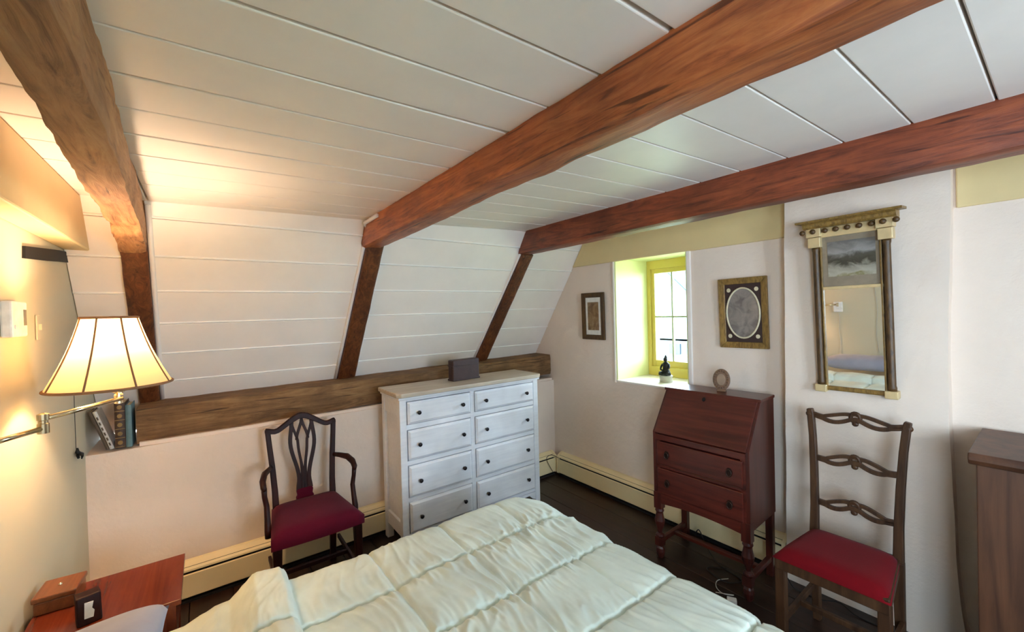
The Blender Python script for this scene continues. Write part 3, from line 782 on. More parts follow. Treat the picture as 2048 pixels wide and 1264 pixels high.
# ------------------------------------------------------------------ slant-front writing desk (local: front at y=0, +y to the wall)
def desk():
    t = thing('writing_desk', 'mahogany slant-front writing desk with two drawers under the window', 'desk', (-1.205, 2.150, 0), math.radians(2.5))
    W2, D, zb, zf, zt = .268, .345, .352, .762, 1.0
    yt = .165
    for s_ in (-1, 1):
        MB().prism([(0, zb), (D, zb), (D, zt-.012), (yt-.006, zt-.012), (0, zf)], lambda a, c, x: (x, a, c), s_*W2-(.018 if s_ > 0 else 0), s_*W2+(.018 if s_ < 0 else 0)).build('side_panel', 'mahog_v', t, .002)
    MB().box(-W2+.018, W2-.018, D-.012, D-.002, zb, zt-.012).build('back_panel', 'mahogany', t)
    MB().box(-W2+.018, W2-.018, .02, D-.012, zb, zb+.014).build('bottom_panel', 'mahogany', t)
    MB().box(-W2-.006, W2+.006, yt-.012, D, zt-.012, zt+.004).build('top', 'mahogany', t, .003)
    # sloping lid
    l0, l1 = Vector((0, zf)), Vector((yt-.004, zt-.010)); dd = (l1-l0).normalized(); nn = Vector((-dd.y, dd.x))
    q = [l0 - dd*.006, l1, l1 - nn*.016, l0 - dd*.006 - nn*.016]
    q = [l0-dd*.006+nn*.006, l1+nn*.006, l1-nn*.012, l0-dd*.006-nn*.012]
    lid = MB().prism([(p.x, p.y) for p in q], lambda a, c, x: (x, a, c), -W2+.014, W2-.014).build('lid', 'mahogany', t, .003)
    kp = l0 + dd*.245 + nn*.008
    MB().prism([(.010*math.cos(k*PI/6), .013*math.sin(k*PI/6)) for k in range(12)], lambda a, c, tt: (a-.02, kp.x+dd.x*c+nn.x*tt, kp.y+dd.y*c+nn.y*tt), -.004, .001).build('keyhole', 'black', lid)
    fr = MB()
    fr.box(-W2+.018, W2-.018, -.002, .02, zf-.045, zf-.012).box(-W2+.018, W2-.018, .0, .02, .555, .572)
    fr.box(-W2+.018, -W2+.044, 0, .02, .395, zf-.045).box(W2-.044, W2-.018, 0, .02, .395, zf-.045)
    fr.build('face_frame', 'mahogany', t, .002)
    for (z0, z1) in ((.575, .710), (.398, .552)):
        dr = MB().box(-W2+.030, W2-.030, -.010, .02, z0, z1).build('drawer', 'mahogany', t, .004)
        for s_ in (-1, 1):
            zz = (z0+z1)/2
            MB().prism([(s_*.175+.016*math.cos(k*PI/4+.39), zz+.022*math.sin(k*PI/4+.39)) for k in range(8)], lambda a, c, tt: (a, tt, c), -.013, -.010).build('pull_plate', 'pullmetal', dr)
            MB().tube([(s_*.175+.013*math.cos(2*PI*k/14), -.018, zz-.006+.018*math.sin(2*PI*k/14)) for k in range(14)], .0028, 6, True).build('ring_pull', 'pullmetal', dr, smooth=True)
    # shaped apron
    ap = [(-W2+.02, .398), (W2-.02, .398), (W2-.02, .34)] + [(lerp(W2-.04, -W2+.04, i/12), .335 + .016*math.sin(PI*i/12)) for i in range(13)] + [(-W2+.02, .34)]
    MB().prism(ap, lambda a, c, tt: (a, tt, c), -.002, .018).build('apron', 'mahogany', t, .002)
    for s_ in (-1, 1):
        MB().box(s_*(W2-.022)-.023, s_*(W2-.022)+.023, -.004, .042, .30, .40).lathe(
            [(.022, .30), (.026, .285), (.020, .272), (.024, .25), (.030, .225), (.026, .20), (.014, .165), (.012, .15), (.024, .142), (.026, .132), (.016, .125)],
            s_*(W2-.022), .019, 16).box(s_*(W2-.022)-.022, s_*(W2-.022)+.022, -.003, .041, .075, .126).lathe(
            [(.016, .075), (.024, .06), (.027, .04), (.022, .015), (.016, .0)], s_*(W2-.022), .019, 16).build('front_leg', 'mahog_v', t, .001)
        MB().box(s_*(W2-.022)-.018, s_*(W2-.022)+.018, D-.042, D-.004, 0, .36).build('back_leg', 'mahog_v', t, .003)
        MB().box(s_*(W2-.022)-.012, s_*(W2-.022)+.012, .035, D-.04, .085, .112).build('stretcher', 'mahogany', t, .003)
    MB().box(-W2+.034, W2-.034, D*.5-.014, D*.5+.014, .088, .110).build('stretcher', 'mahogany', t, .003)
    return t
dk = desk()
# carved oval ornament on the desk
ov = thing('oval_ornament', 'small carved oval wooden frame standing on the writing desk', 'ornament', (-1.185, 2.40, 1.0045), math.radians(14))
tilt = Matrix.Translation((0, 0, .068)) @ Matrix.Rotation(math.radians(-8), 4, 'X')
MB().prism([(.046*math.cos(2*PI*k/32), .062*math.sin(2*PI*k/32)) for k in range(32)], lambda a, c, tt: tilt @ Vector((a, tt, c)), -.006, .010).build('frame', 'carved', ov, .004)
MB().prism([(.024*math.cos(2*PI*k/28), .034*math.sin(2*PI*k/28)) for k in range(28)], lambda a, c, tt: tilt @ Vector((a, tt, c)), -.010, -.004).build('centre_oval', 'carved_in', ov, .002)
for k in range(18):
    a = 2*PI*k/18; MB().ball(tilt @ Vector((.036*math.cos(a), -.006, .049*math.sin(a))), .0055, 8).build('bead', 'carved', ov, smooth=True)
MB().box(-.024, .024, -.016, .018, 0, .012).build('foot', 'carved', ov, .003)

# statuette on the window sill
st_ = thing('statuette', 'small black seated statuette on a pale round base on the window sill', 'figurine', (-1.785, 2.775, WZ0+.0145), 0)
MB().lathe([(.046, 0), (.048, .008), (.045, .014), (.046, .040), (.049, .046), (.044, .052), (.001, .053)], n=24).build('base', 'stone', st_, smooth=False)
fg = MB()
fg.lathe([(.036, .053), (.038, .062), (.032, .078), (.024, .098), (.023, .118), (.027, .134), (.020, .146), (.010, .152), (.011, .158)], n=16, sy=.85)
fg.ball(Vector((0, -.004, .170)), .016, 12, .9, 1, 1.15); fg.lathe([(.012, .180), (.009, .190), (.003, .202), (.001, .204)], 0, .001, 12)
for s_ in (-1, 1):
    fg.tube([(s_*.026, 0, .134), (s_*.034, -.010, .112), (s_*.026, -.028, .096), (s_*.010, -.034, .092)], [.008, .0075, .0065, .006], 8)
    fg.tube([(s_*.018, -.006, .068), (s_*.036, -.026, .068), (s_*.028, -.040, .062), (s_*.002, -.040, .060)], [.014, .012, .010, .008], 8)
fg.build('figure', 'black', st_, smooth=True)

# ------------------------------------------------------------------ pictures
def frame_ring(mb, x0, x1, z0, z1, wd, d0, d1, din):
    """four mitred frame rails; outer depth d0 (towards room, -y), inner edge depth din"""
    o = [(x0, z0), (x1, z0), (x1, z1), (x0, z1)]; i_ = [(x0+wd, z0+wd), (x1-wd, z0+wd), (x1-wd, z1-wd), (x0+wd, z1-wd)]
    out = []
    for k in range(4):
        j = (k+1) % 4
        out.append(([(o[k][0], d1, o[k][1]), (o[j][0], d1, o[j][1]), (i_[j][0], d1, i_[j][1]), (i_[k][0], d1, i_[k][1]),
                     (o[k][0], d0, o[k][1]), (o[j][0], d0, o[j][1]), (i_[j][0], din, i_[j][1]), (i_[k][0], din, i_[k][1])]))
    return out
def picture(name, label, x0, x1, z0, z1, wd, fm, tiltz=0.0):
    cxp, czp = (x0+x1)/2, (z0+z1)/2
    t = thing(name, label, 'picture', (cxp, YB-.003, czp)); t.rotation_euler = (math.radians(1.0), math.radians(tiltz), 0)
    a, c = (x1-x0)/2, (z1-z0)/2
    for v in frame_ring(None, -a, a, -c, c, wd, -.024, -.004, -.016): MB().hexa(v).build('frame_rail', fm, t, .003)
    return t, a, c
t, a, c = picture('small_picture', 'small dark-framed sepia print with white mat left of the window', -2.446, -2.204, 1.251, 1.640, .040, 'giltdark', .3)
MB().box(-a+.034, a-.034, -.012, -.005, -c+.034, c-.034).build('mat', 'whitemat', t)
MB().box(-a+.062, a-.062, -.0135, -.012, -c+.078, c-.078).build('print', 'sepia', t)
t, a, c = picture('oval_picture', 'gilt-framed oval portrait print with four pale corner discs above the desk', -1.277, -1.000, 1.245, 1.668, .036, 'gold', -.6)
MB().box(-a+.030, a-.030, -.012, -.005, -c+.030, c-.030).build('mat', 'brownmat', t)
ea, ec = .094, .150
MB().prism([(ea*math.cos(2*PI*k/48), ec*math.sin(2*PI*k/48)) for k in range(48)], lambda p, q, tt: (p, tt, q), -.0145, -.012).build('print', 'greyportrait', t)
MB().tube([(ea*math.cos(2*PI*k/48), -.0150, ec*math.sin(2*PI*k/48)) for k in range(48)], .0052, 8, True).build('oval_ring', 'bone', t, smooth=True)
for sx_ in (-1, 1):
    for sz_ in (-1, 1):
        MB().prism([(sx_*.079+.0115*math.cos(2*PI*k/20), sz_*.140+.0125*math.sin(2*PI*k/20)) for k in range(20)], lambda p, q, tt: (p, tt, q), -.0155, -.012).build('corner_disc', 'bone', t, .001)

# ------------------------------------------------------------------ pier mirror
m, nt, b = newmat('reverse_painted_glass')
tc = nt.nodes.new('ShaderNodeTexCoord'); sep = nt.nodes.new('ShaderNodeSeparateXYZ'); nt.links.new(tc.outputs['Object'], sep.inputs[0])
v = coords(nt, (1, 1, 1.6)); f = noise_tex(nt, v, 14, 6, .6, .5)
ad = nt.nodes.new('ShaderNodeMath'); ad.operation = 'MULTIPLY_ADD'; ad.inputs[1].default_value = .10
nt.links.new(f, ad.inputs[0]); nt.links.new(sep.outputs['Z'], ad.inputs[2])
mr = nt.nodes.new('ShaderNodeMapRange'); mr.inputs['From Min'].default_value = .585; mr.inputs['From Max'].default_value = .80
nt.links.new(ad.outputs[0], mr.inputs['Value'])
col = ramp(nt, mr.outputs[0], [(.0, S(110, 104, 66)), (.14, S(122, 114, 66)), (.22, S(172, 164, 148)), (.36, S(150, 144, 130)), (.46, S(70, 66, 56)), (.62, S(84, 80, 72)), (.74, S(150, 146, 142)), (.92, S(112, 108, 104))])
nt.links.new(col, b.inputs['Base Color']); b.inputs['Roughness'].default_value = .12
M_['eglomise'] = m
M_['glassborder'] = m_plain('grey_glass_border', S(142, 128, 110), .2)
mir = thing('pier_mirror', 'tall gilt column mirror with painted landscape panel hanging on the pier', 'mirror', (-.590, 2.512, 1.060))
mir.rotation_euler = (math.radians(2.7), math.radians(-.4), math.radians(-1.2))
MB().box(-.128, .128, -.012, -.003, .02, .79).build('backboard', 'giltdark', mir)
MB().box(-.116, .116, -.016, -.0125, .028, .510).build('mirror_glass', 'mirror', mir)
pg = MB().box(-.116, .116, -.016, -.0125, .525, .768).build('painted_panel', 'glassborder', mir)
MB().box(-.088, .094, -.0175, -.0161, .572, .742).build('landscape_print', 'eglomise', pg)
MB().box(-.118, .118, -.024, -.012, .510, .525).build('divider_bar', 'gilt_light', mir, .003)
MB().box(-.118, .118, -.026, -.012, .008, .030).build('bottom_rail', 'gold', mir, .006)
for s_ in (-1, 1):
    col_ = MB().lathe([(.0165, .035), (.0175, .05), (.0150, .06), (.0150, .40), (.0140, .70), (.0165, .712), (.0165, .722)], s_*.134, -.022, 16).build('column', 'giltdark', mir, smooth=True)
    MB().box(s_*.113-.004, s_*.113+.004, -.026, -.012, .030, .745).build('inner_bead', 'gold', mir, .002)
    MB().box(s_*.134-.024, s_*.134+.024, -.042, 0, .0, .036).build('base_block', 'gilt_light', mir, .004)
    MB().box(s_*.134-.026, s_*.134+.026, -.046, 0, .722, .772).build('capital_block', 'gilt_light', mir, .003)
MB().box(-.110, .110, -.030, 0, .768, .815).build('frieze', 'gilt_light', mir, .002)
for s_ in (-1, 1): MB().box(s_*.134-.030, s_*.134+.030, -.054, 0, .774, .815).build('frieze_block', 'gilt_light', mir, .002)
MB().prism([(0, .815), (-.050, .815), (-.058, .824), (-.062, .836), (-.074, .844), (0, .844)], lambda p, q, x: (x, p, q), -.176, .176).build('cornice_moulding', 'gold', mir, .001)
MB().prism([(0, .844), (-.080, .844), (-.086, .854), (0, .856)], lambda p, q, x: (x, p, q), -.200, .200).build('cornice', 'gold', mir, .002)
for k in range(9):
    xx = -.176 + .352*k/8; dpt = -.060 if abs(xx) > .10 else -.040
    MB().ball(Vector((xx, dpt, .800)), .0125, 12).build('ball', 'giltdark', mir, smooth=True)

# ------------------------------------------------------------------ plain dresser beyond the pier
dr = thing('dresser', 'plain dark brown dresser with overhanging top standing right of the pier', 'dresser', (.20, 2.345, 0))
MB().box(-.378, .38, -.215, .215, .06, .93).build('body', 'dresser', dr, .004)
MB().box(-.388, .39, -.225, .222, 0, .07).build('plinth', 'dresser', dr, .006)
MB().prism([(-.215, .925), (-.226, .930), (-.236, .945), (-.236, .955), (-.228, .968), (.222, .968), (.222, .925)], lambda p, q, x: (x, p, q), -.396, .39).build('top', 'dresser', dr, .004)
for k, (z0, z1) in enumerate(((.70, .90), (.48, .68), (.26, .46), (.09, .24))):
    d_ = MB().box(.376, .392, -.195, .195, z0, z1).build('drawer', 'dresser', dr, .004)
    for s_ in (-1, 1): MB().ball(Vector((.404, s_*.11, (z0+z1)/2)), .016, 10).build('knob', 'knob', d_, smooth=True)

# ------------------------------------------------------------------ bed
BX0, BX1, BY0, BY1 = -1.735, -.235, -.475, 1.365
bedt = thing('bed', 'double bed on a dark frame under the pale green comforter', 'bed', ((BX0+BX1)/2, (BY0+BY1)/2, 0))
bw, bl = (BX1-BX0)/2, (BY1-BY0)/2
box('frame', 'armwood', bedt, -bw+.05, bw-.05, -bl+.02, bl-.06, .16, .24)
for sx_ in (-1, 1):
    for sy_ in (-1, 1): box('leg', 'armwood', bedt, sx_*(bw-.1)-.03, sx_*(bw-.1)+.03, sy_*(bl-.12)-.03, sy_*(bl-.12)+.03, 0, .16)
MB().box(-bw+.05, bw-.05, -bl+.01, bl-.06, .24, .475).build('mattress', 'mattress', bedt, .05, seg=4)

def comforter():
    TOP, R0, r = .525, .10, .085
    hx, y0, y1 = (BX1-BX0)/2, -.20, BY1
    xc = (BX0+BX1)/2
    core_x = hx - R0 - r; core_y1 = y1 - R0 - r
    drop = .30; ext = R0 + r*PI/2 + drop
    NX_, NY_ = 430, 420
    s0, s1 = -core_x-ext, core_x+ext; t0, t1 = y0, core_y1+ext
    YS = [-1.41, -1.125, -.84, -.555, -.27]; XS = [-.10, .20, .51, .815, 1.135]
    bm = bmesh.new(); g = []
    for i in range(NX_+1):
        row = []
        for j in range(NY_+1):
            s = lerp(s0, s1, i/NX_); t = lerp(t0, t1, j/NY_)
            cx_, cy_ = max(-core_x, min(core_x, s)), min(core_y1, t)
            dx_, dy_ = s-cx_, t-cy_; d = math.hypot(dx_, dy_)
            ux, uy = (dx_/d, dy_/d) if d > 1e-9 else (0, 0)
            if d <= R0: pd, dp, th = d, 0, 0
            elif d <= R0+r*PI/2:
                th = (d-R0)/r; pd = R0+r*math.sin(th); dp = r*(1-math.cos(th))
            else: th = PI/2; pd = R0+r; dp = r+(d-R0-r*PI/2)
            px, py = xc+cx_+ux*pd, cy_+uy*pd
            z = TOP-dp
            # quilting in the unfolded cloth
            X, Y = xc+s, t
            ws = .012*noise.noise(Vector((X*3, Y*3, 5)))
            ds = min(abs(X+ws-q) for q in YS); dt = min(abs(Y+ws-q) for q in XS)
            ws2 = 1.0
            ps = 1-.45*math.exp(-(ds/.0065)**2)-.55*math.exp(-(ds/.045)); pt = 1-.40*math.exp(-(dt/.0065)**2)-.22*math.exp(-(dt/.03))
            puff = .026*ps*pt
            near = math.exp(-(ds/.09)**2)
            warp = noise.noise(Vector((X*3, Y*3, 2)))
            wv = noise.noise(Vector((X*4.5+.8*warp, Y*22+2.6*warp, 1)))
            wr = max(0, 1-abs(wv)*2.6)**1.5                      # sharp crests from seam to seam
            wv3 = noise.noise(Vector((X*9+1.5*warp, Y*46+3*warp, 21)))
            wr3 = max(0, 1-abs(wv3)*2.2)
            wv2 = noise.noise(Vector((X*15, Y*18, 7)))
            zone = .45+.9*max(0, noise.noise(Vector((X*1.9, Y*1.9, 12)))+.25)
            wrinkle = zone*(.0085*wr*(.45+near) + .0035*wr3*(.35+near*1.6)) + .0022*wv2
            wrinkle *= min(1, ds/.010)
            if t < 0: fade = max(0, 1+t/.08); wrinkle *= fade; puff *= fade
            big = .014*noise.noise(Vector((X*1.3, Y*1.5, 3))) + .008*noise.noise(Vector((X*3.3, Y*3.0, 4)))
            # folded-back ridge across the bed near the pillows
            fold = 0
            if t < .30:
                yf = .215 + .02*noise.noise(Vector((X*2.4, 0, 1)))
                q = (yf-t)
                if q > 0: fold = .058*min(1, q/.012)**.5*max(0, 1-max(0, q-.105)/.07)
            h = puff + wrinkle + big + fold
            nx_, ny_, nz_ = ux*math.sin(th), uy*math.sin(th), math.cos(th)
            if dp > r: # hanging folds at the sides
                h += .016*math.sin((px*uy-py*ux)*26 + 2*noise.noise(Vector((px*3, py*3, 0))))*min(1, (dp-r)/.15)
            row.append(bm.verts.new((px+nx_*h, py+ny_*h, z+nz_*h)))
        g.append(row)
    for i in range(NX_):
        for j in range(NY_): bm.faces.new((g[i][j], g[i+1][j], g[i+1][j+1], g[i][j+1]))
    m_ = MB(); m_.bm.free(); m_.bm = bm
    o = m_.build('comforter', 'quilt', None, smooth=True)
    md = o.modifiers.new('thickness', 'SOLIDIFY'); md.thickness = .012; md.offset = -1
    return tag(o, 'pale green quilted comforter spread over the bed', 'comforter')
comforter()

def pillow(label, cx_, cy_, z0, lx, ly, h, rz, mat, sd, tiltx=0):
    bm = bmesh.new(); N = 36; T, B = [], []
    for i in range(N+1):
        rt_, rb = [], []
        for j in range(N+1):
            u, v = i/N*2-1, j/N*2-1
            pin = 1-.10*(abs(u)**3)*(1-v*v) ; pin2 = 1-.10*(abs(v)**3)*(1-u*u)
            e = max(0, (1-u**4)*(1-v**4))**.45
            x, y = u*lx/2*pin2*1.0, v*ly/2*pin
            nz = noise.noise(Vector((x*9+sd, y*7, sd)))*.006*e + noise.noise(Vector((x*26, y*12, sd)))*.004*(1-e*.5)*e
            rt_.append(bm.verts.new((x, y, h*.5+h*.5*e+nz))); rb.append(bm.verts.new((x, y, h*.5-h*.45*e)))
        T.append(rt_); B.append(rb)
    for i in range(N):
        for j in range(N):
            bm.faces.new((T[i][j], T[i+1][j], T[i+1][j+1], T[i][j+1])); bm.faces.new((B[i][j], B[i][j+1], B[i+1][j+1], B[i+1][j]))
    bmesh.ops.remove_doubles(bm, verts=bm.verts, dist=1e-4)
    m_ = MB(); m_.bm.free(); m_.bm = bm
    o = m_.build('pillow', mat, None, smooth=True); o.location = (cx_, cy_, z0); o.rotation_euler = (tiltx, 0, rz)
    return tag(o, label, 'pillow')
pillow('grey-blue pillow on the bed beside the red nightstand', -1.30, -.275, .540, .66, .30, .165, math.radians(-5), 'pillow', 1.5, math.radians(8))
pillow('grey-blue pillow on the far half of the bed', -.58, -.300, .545, .66, .34, .17, 0, 'pillow', 4.5, math.radians(8))

# ------------------------------------------------------------------ nightstand and the things on it
NZ0 = .56
ns = thing('nightstand', 'glossy reddish wooden nightstand beside the bed', 'nightstand', (-1.955, -.285, 0))
MB().box(-.170, .170, -.185, .195, NZ0-.018, NZ0).build('top', 'night', ns, .002)
MB().box(-.155, .155, -.175, .180, .40, NZ0-.018).build('body', 'night', ns, .002)
d_ = MB().box(.152, .166, -.150, .155, .42, NZ0-.03).build('drawer', 'night', ns, .003)
MB().ball(Vector((.176, 0, .475)), .013, 10).build('knob', 'brass', d_, smooth=True)
for sx_ in (-1, 1):
    for sy_ in (-1, 1):
        x_, y_ = sx_*.138, (.160 if sy_ > 0 else -.155)
        MB().hexa([(x_-.011, y_-.011, 0), (x_+.011, y_-.011, 0), (x_+.011, y_+.011, 0), (x_-.011, y_+.011, 0), (x_-.017, y_-.017, .40), (x_+.017, y_-.017, .40), (x_+.017, y_+.017, .40), (x_-.017, y_+.017, .40)]).build('leg', 'night', ns, .002)
MB().box(-.14, .14, -.16, .16, .16, .175).build('shelf', 'night', ns, .002)

wb = thing('wooden_box', 'small brown lidded wooden box at the wall end of the nightstand', 'box', (-2.03, -.415, NZ0+.0005), math.radians(-4))
MB().box(-.056, .056, -.048, .048, 0, .040).build('body', 'blockwood', wb, .003)
MB().box(-.060, .060, -.052, .052, .041, .058).build('lid', 'blockwood', wb, .004)
MB().ball(Vector((.0, 0, .059)), .006, 8).build('lid_stud', 'brass', wb, smooth=True)
clk = thing('bedside_clock', 'small dark wooden clock with white dial on the nightstand', 'clock', (-1.842, -.318, NZ0+.0005), math.radians(105))
MB().prism([(-.028, 0), (.028, 0), (.028, .082), (-.028, .082)], lambda a, c, tt: (a, tt+c*.22, c), -.022, .022).build('case', 'armwood', clk, .004)
MB().prism([(-.012, .020), (.008, .018), (.011, .036), (.006, .044), (.010, .062), (-.010, .064)], lambda a, c, tt: (a, tt+c*.22, c), -.0245, -.0220).build('dial', 'white', clk)

# ------------------------------------------------------------------ swing-arm lamp
SCx, SCy, ZB_, ZT_, RB, RT_ = -1.991, -.2665, 1.276, 1.519, .1635, .074
lp = thing('wall_lamp', 'brass swing-arm wall lamp with lit cream bell shade', 'lamp', (-1.555, YH, 1.18))
off = lp.location
L_ = lambda x, y, z: (x-off.x, y-off.y, z-off.z)
MB().box(-.040, .040, .001, .028, -.055, .055).build('wall_plate', 'white', lp, .006)
elb = (-1.719, -.373)
MB().tube([L_(-1.555, -.458, 1.206), L_(elb[0], elb[1], 1.206)], .0073, 12).build('lower_arm', 'brass', lp, smooth=True)
MB().tube([L_(elb[0], elb[1], 1.233), L_(-1.962, -.240, 1.233)], .0073, 12).build('upper_arm', 'brass', lp, smooth=True)
MB().lathe([(.006, -.015), (.0125, -.014), (.0125, .013), (.010, .015), (.010, .022), (.0125, .024), (.0125, .040), (.005, .043)], elb[0]-off.x, elb[1]-off.y, 16, Matrix.Translation((0, 0, 1.206-off.z))).build('elbow_joint', 'brass', lp, smooth=False)
MB().lathe([(.011, -.02), (.011, .02)], 0, .040, 14, Matrix.Translation((0, -.012, 1.206-off.z))).box(-.010, .010, .026, .045, 1.193-off.z, 1.219-off.z).build('wall_joint', 'brass', lp)
MB().lathe([(.006, 1.214), (.0125, 1.217), (.0125, 1.246), (.009, 1.25), (.018, 1.257), (.020, 1.28), (.018, 1.33), (.012, 1.338)], -1.977-off.x, -.249-off.y, 16, Matrix.Translation((0, 0, -off.z))).build('socket', 'brass', lp, smooth=False)
MB().lathe([(.012, 1.336), (.016, 1.352), (.030, 1.385), (.030, 1.405), (.018, 1.427), (.001, 1.433)], -1.977-off.x, -.249-off.y, 16, Matrix.Translation((0, 0, -off.z))).build('bulb', 'bulb', lp, smooth=True)
# shade with gentle bell curve
def shade_r(u): return lerp(RB, RT_, u) - .008*math.sin(PI*u)
prof = [(shade_r(i/14), lerp(ZB_, ZT_, i/14)-off.z) for i in range(15)]
bm = bmesh.new(); rings = []
for r_, z_ in prof:
    rings.append([bm.verts.new((SCx-off.x+r_*math.cos(2*PI*k/64), SCy-off.y+r_*math.sin(2*PI*k/64), z_)) for k in range(64)])
for i in range(14):
    for k in range(64): bm.faces.new((rings[i][k], rings[i][(k+1) % 64], rings[i+1][(k+1) % 64], rings[i+1][k]))
m_ = MB(); m_.bm.free(); m_.bm = bm; sh = m_.build('shade', 'shade', lp, smooth=True)
for k in range(8):
    a = 2*PI*k/8 + .50
    MB().tube([(SCx-off.x+(shade_r(i/8)+.0008)*math.cos(a), SCy-off.y+(shade_r(i/8)+.0008)*math.sin(a), lerp(ZB_, ZT_, i/8)-off.z) for i in range(9)], .0030, 6).build('shade_rib', 'shadetrim', sh, smooth=True)
for r_, z_ in ((RB, ZB_+.003), (RT_, ZT_-.003)):
    MB().tube([(SCx-off.x+r_*math.cos(2*PI*k/48), SCy-off.y+r_*math.sin(2*PI*k/48), z_-off.z) for k in range(48)], .0045, 8, True).build('shade_edging', 'shadetrim', sh, smooth=True)
pl = bpy.data.lights.new('lamp_light', 'POINT'); pl.energy = LAMP_WATTS; pl.color = (1.0, .74, .52); pl.shadow_soft_size = .03
po = bpy.data.objects.new('lamp_light', pl); C.objects.link(po); po.location = (SCx, SCy, 1.448)
# cord hanging below the lamp plate
cd = MB().tube([(-1.555+.006*math.sin(i*1.3), YH+.006, 1.12-.054*i) for i in range(11)], .0025, 6).build('lamp_cord', 'cord_w', None, smooth=True)
tag(cd, 'thin pale lamp cord hanging below the lamp plate on the head wall', 'cord')
cd = MB().tube([(-1.24+.008*math.sin(i*.9), YH+.005, 1.78-.072*i) for i in range(16)], .002, 6).build('wall_wire', 'stone', None, smooth=True)
tag(cd, 'thin grey wire running down the head wall above the pillows', 'wire')

# ------------------------------------------------------------------ head wall fittings
th = thing('thermostat', 'white square thermostat on the head wall', 'thermostat', (-1.935, YH, 1.517))
MB().box(-.065, .065, .001, .026, -.055, .055).build('body', 'white', th, .005)
M_['lcd'] = m_plain('grey_screen', S(120, 118, 108), .3)
MB().box(-.055, -.030, .026, .027, -.02, .03).build('screen', 'lcd', th)
MB().box(.030, .050, .026, .029, -.03, -.018).build('button', 'white', th, .001)
swt = thing('light_switch', 'small pale light switch on the head wall beyond the thermostat', 'switch', (-2.203, YH, 1.488))
MB().box(-.018, .018, .001, .006, -.045, .045).build('plate', 'headwall', swt, .002)
MB().box(-.005, .005, .006, .014, -.010, .012).build('toggle', 'headwall', swt, .001)
bs = MB()
pts = [(-2.080, 1.722), (-2.20, 1.732), (-2.36, 1.745), (-2.52, 1.760), (-2.665, 1.772), (-2.668, 1.80), (-2.655, 1.817), (-2.5, 1.806), (-2.3, 1.786), (-2.085, 1.764)]
bs.prism(pts, lambda a, c, tt: (a, tt, c), YH-.002, YH+.008)
tag(bs.build('black_strip', 'black', None), 'short black strip fixed to the head wall under the tan beam', 'strip')
hk = thing('iron_hook', 'small black iron hook hanging on a wire by the wall corner', 'hook', (-2.641, YH+.012, .906))
MB().tube([(0, -.004, .34), (.002, -.004, .2), (0, -.004, .03)], .0012, 6).build('wire', 'cord', hk)
MB().tube([(0, 0, .035), (.004, .0, .018), (-.012, .004, .004), (-.034, .008, -.002), (-.040, .008, -.014), (-.036, .006, -.026)], [.003, .008, .010, .007, .005, .002], 8).build('hook_body', 'black', hk, smooth=True)
MB().tube([(0, 0, .004), (.018, .006, -.006), (.026, .010, -.004)], [.006, .005, .002], 8).build('hook_tip', 'black', hk, smooth=True)

# ------------------------------------------------------------------ books in the niche
M_['b_dark'] = m_plain('worn_dark_cover', S(92, 76, 58), .6); M_['b_white'] = m_plain('white_cover', S(206, 200, 190), .5)
M_['b_brown'] = m_plain('brown_leather', S(74, 50, 34), .45); M_['b_teal'] = m_plain('teal_cloth', S(98, 126, 132), .6)
M_['pages'] = m_plain('book_pages', S(206, 190, 156), .8); M_['giltline'] = m_plain('gilt_tooling', S(150, 122, 78), .35, .6)
def book(label, th_, hgt, dep, cover, loc, lean):
    t = thing('book', label, 'book', loc); t.rotation_euler = (lean, 0, 0)
    # local: spine faces +x, thickness along y (0..th), z up
    cv = MB()
    cv.box(-dep, 0, 0, .003, 0, hgt).box(-dep, 0, th_-.003, th_, 0, hgt)
    cv.prism([(0, 0), (.004, th_*.25), (.005, th_*.5), (.004, th_*.75), (0, th_), (-.004, th_), (-.004, 0)], lambda a, c, z: (a, c, z), 0, hgt)
    cv.build('cover', cover, t, .001)
    MB().box(-dep+.006, -.004, .003, th_-.003, .004, hgt-.004).build('pages', 'pages', t)
    return t
zl = .860
b1_ = book('worn dark thin book leaning against the wall corner in the niche', .015, .205, .13, 'b_dark', (-2.872, -.4145, zl), math.radians(17))
b2_ = book('thin white-spined book leaning on the dark thin one in the niche', .014, .205, .13, 'b_white', (-2.866, -.3975, zl), math.radians(17))
for k in range(6): MB().box(.004, .0056, .004, .010, .02+.028*k, .036+.028*k).build('spine_mark', 'b_dark', b2_)
b3_ = book('thick brown leather book with gilt tooled spine in the niche', .040, .228, .15, 'b_brown', (-2.864, -.380, zl), 0)
for k in range(5):
    z_ = .022+.045*k
    bandm = MB().box(.0036, .0066, .001, .039, z_-.016, z_-.013)
    bandm.build('spine_band', 'giltline', b3_)
    MB().prism([(.020+.010*math.cos(q*PI/4), z_+.006+.011*math.sin(q*PI/4)) for q in range(8)], lambda a, c, tt: (tt, a, c), .003, .0060).build('spine_ornament', 'giltline', b3_)
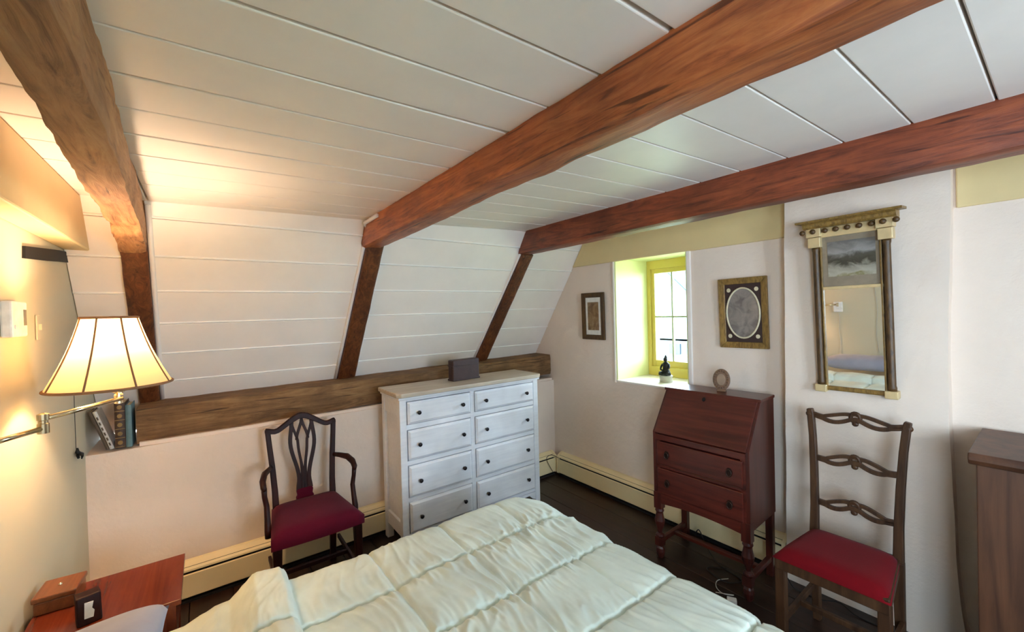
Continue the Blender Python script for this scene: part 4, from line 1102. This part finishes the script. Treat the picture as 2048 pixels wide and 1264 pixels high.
b4_ = book('teal cloth-bound book standing next to the thick brown one', .022, .215, .14, 'b_teal', (-2.860, -.338, zl), 0)

# ------------------------------------------------------------------ cords and plugs on the floor
def cord(label, pts, mat='cord', r=.003):
    sm = []
    for i in range(len(pts)-1):
        p0, p1, p2, p3 = [Vector(pts[max(0, min(len(pts)-1, i+k))]) for k in (-1, 0, 1, 2)]
        for q in range(6):
            t = q/6; sm.append(.5*((2*p1)+(-p0+p2)*t+(2*p0-5*p1+4*p2-p3)*t*t+(-p0+3*p1-3*p2+p3)*t**3))
    sm.append(Vector(pts[-1]))
    return tag(MB().tube(sm, r, 6).build('cord', mat, None, smooth=True), label, 'cord')
cord('dark cord looping on the floor behind the writing desk', [(-1.40, 2.47, .06), (-1.36, 2.44, .10), (-1.28, 2.40, .02), (-1.18, 2.34, .004), (-1.05, 2.30, .004), (-1.10, 2.22, .004), (-1.22, 2.26, .004), (-1.15, 2.34, .004)])
cord('dark cord running from the desk along the foot of the pier', [(-.905, 2.47, .05), (-.88, 2.46, .03), (-.84, 2.44, .006), (-.74, 2.45, .004), (-.66, 2.47, .02), (-.58, 2.45, .004), (-.40, 2.46, .004), (-.30, 2.42, .004)])
cord('pale thin charger cord on the floor by the desk leg', [(-1.10, 2.26, .004), (-1.13, 2.20, .004), (-1.10, 2.13, .012), (-1.06, 2.12, .004), (-1.02, 2.15, .004), (-1.09, 2.10, .004)], 'cord_w', .0022)
cord('dark cable curling by the heater corner next to the chest', [(-2.70, 2.50, .18), (-2.72, 2.44, .215), (-2.74, 2.40, .20), (-2.76, 2.42, .15), (-2.74, 2.46, .06), (-2.70, 2.48, .004)], 'cord', .0025)
pa = thing('plug_adapter', 'white plug adapter lying on the dark floor near the desk leg', 'adapter', (-1.0, 2.085, .0005), .5)
MB().box(-.022, .022, -.016, .016, 0, .026).build('body', 'white', pa, .004)
for s_ in (-1, 1): MB().box(-.040, -.022, s_*.007-.002, s_*.007+.002, .011, .015).build('prong', 'brass', pa)
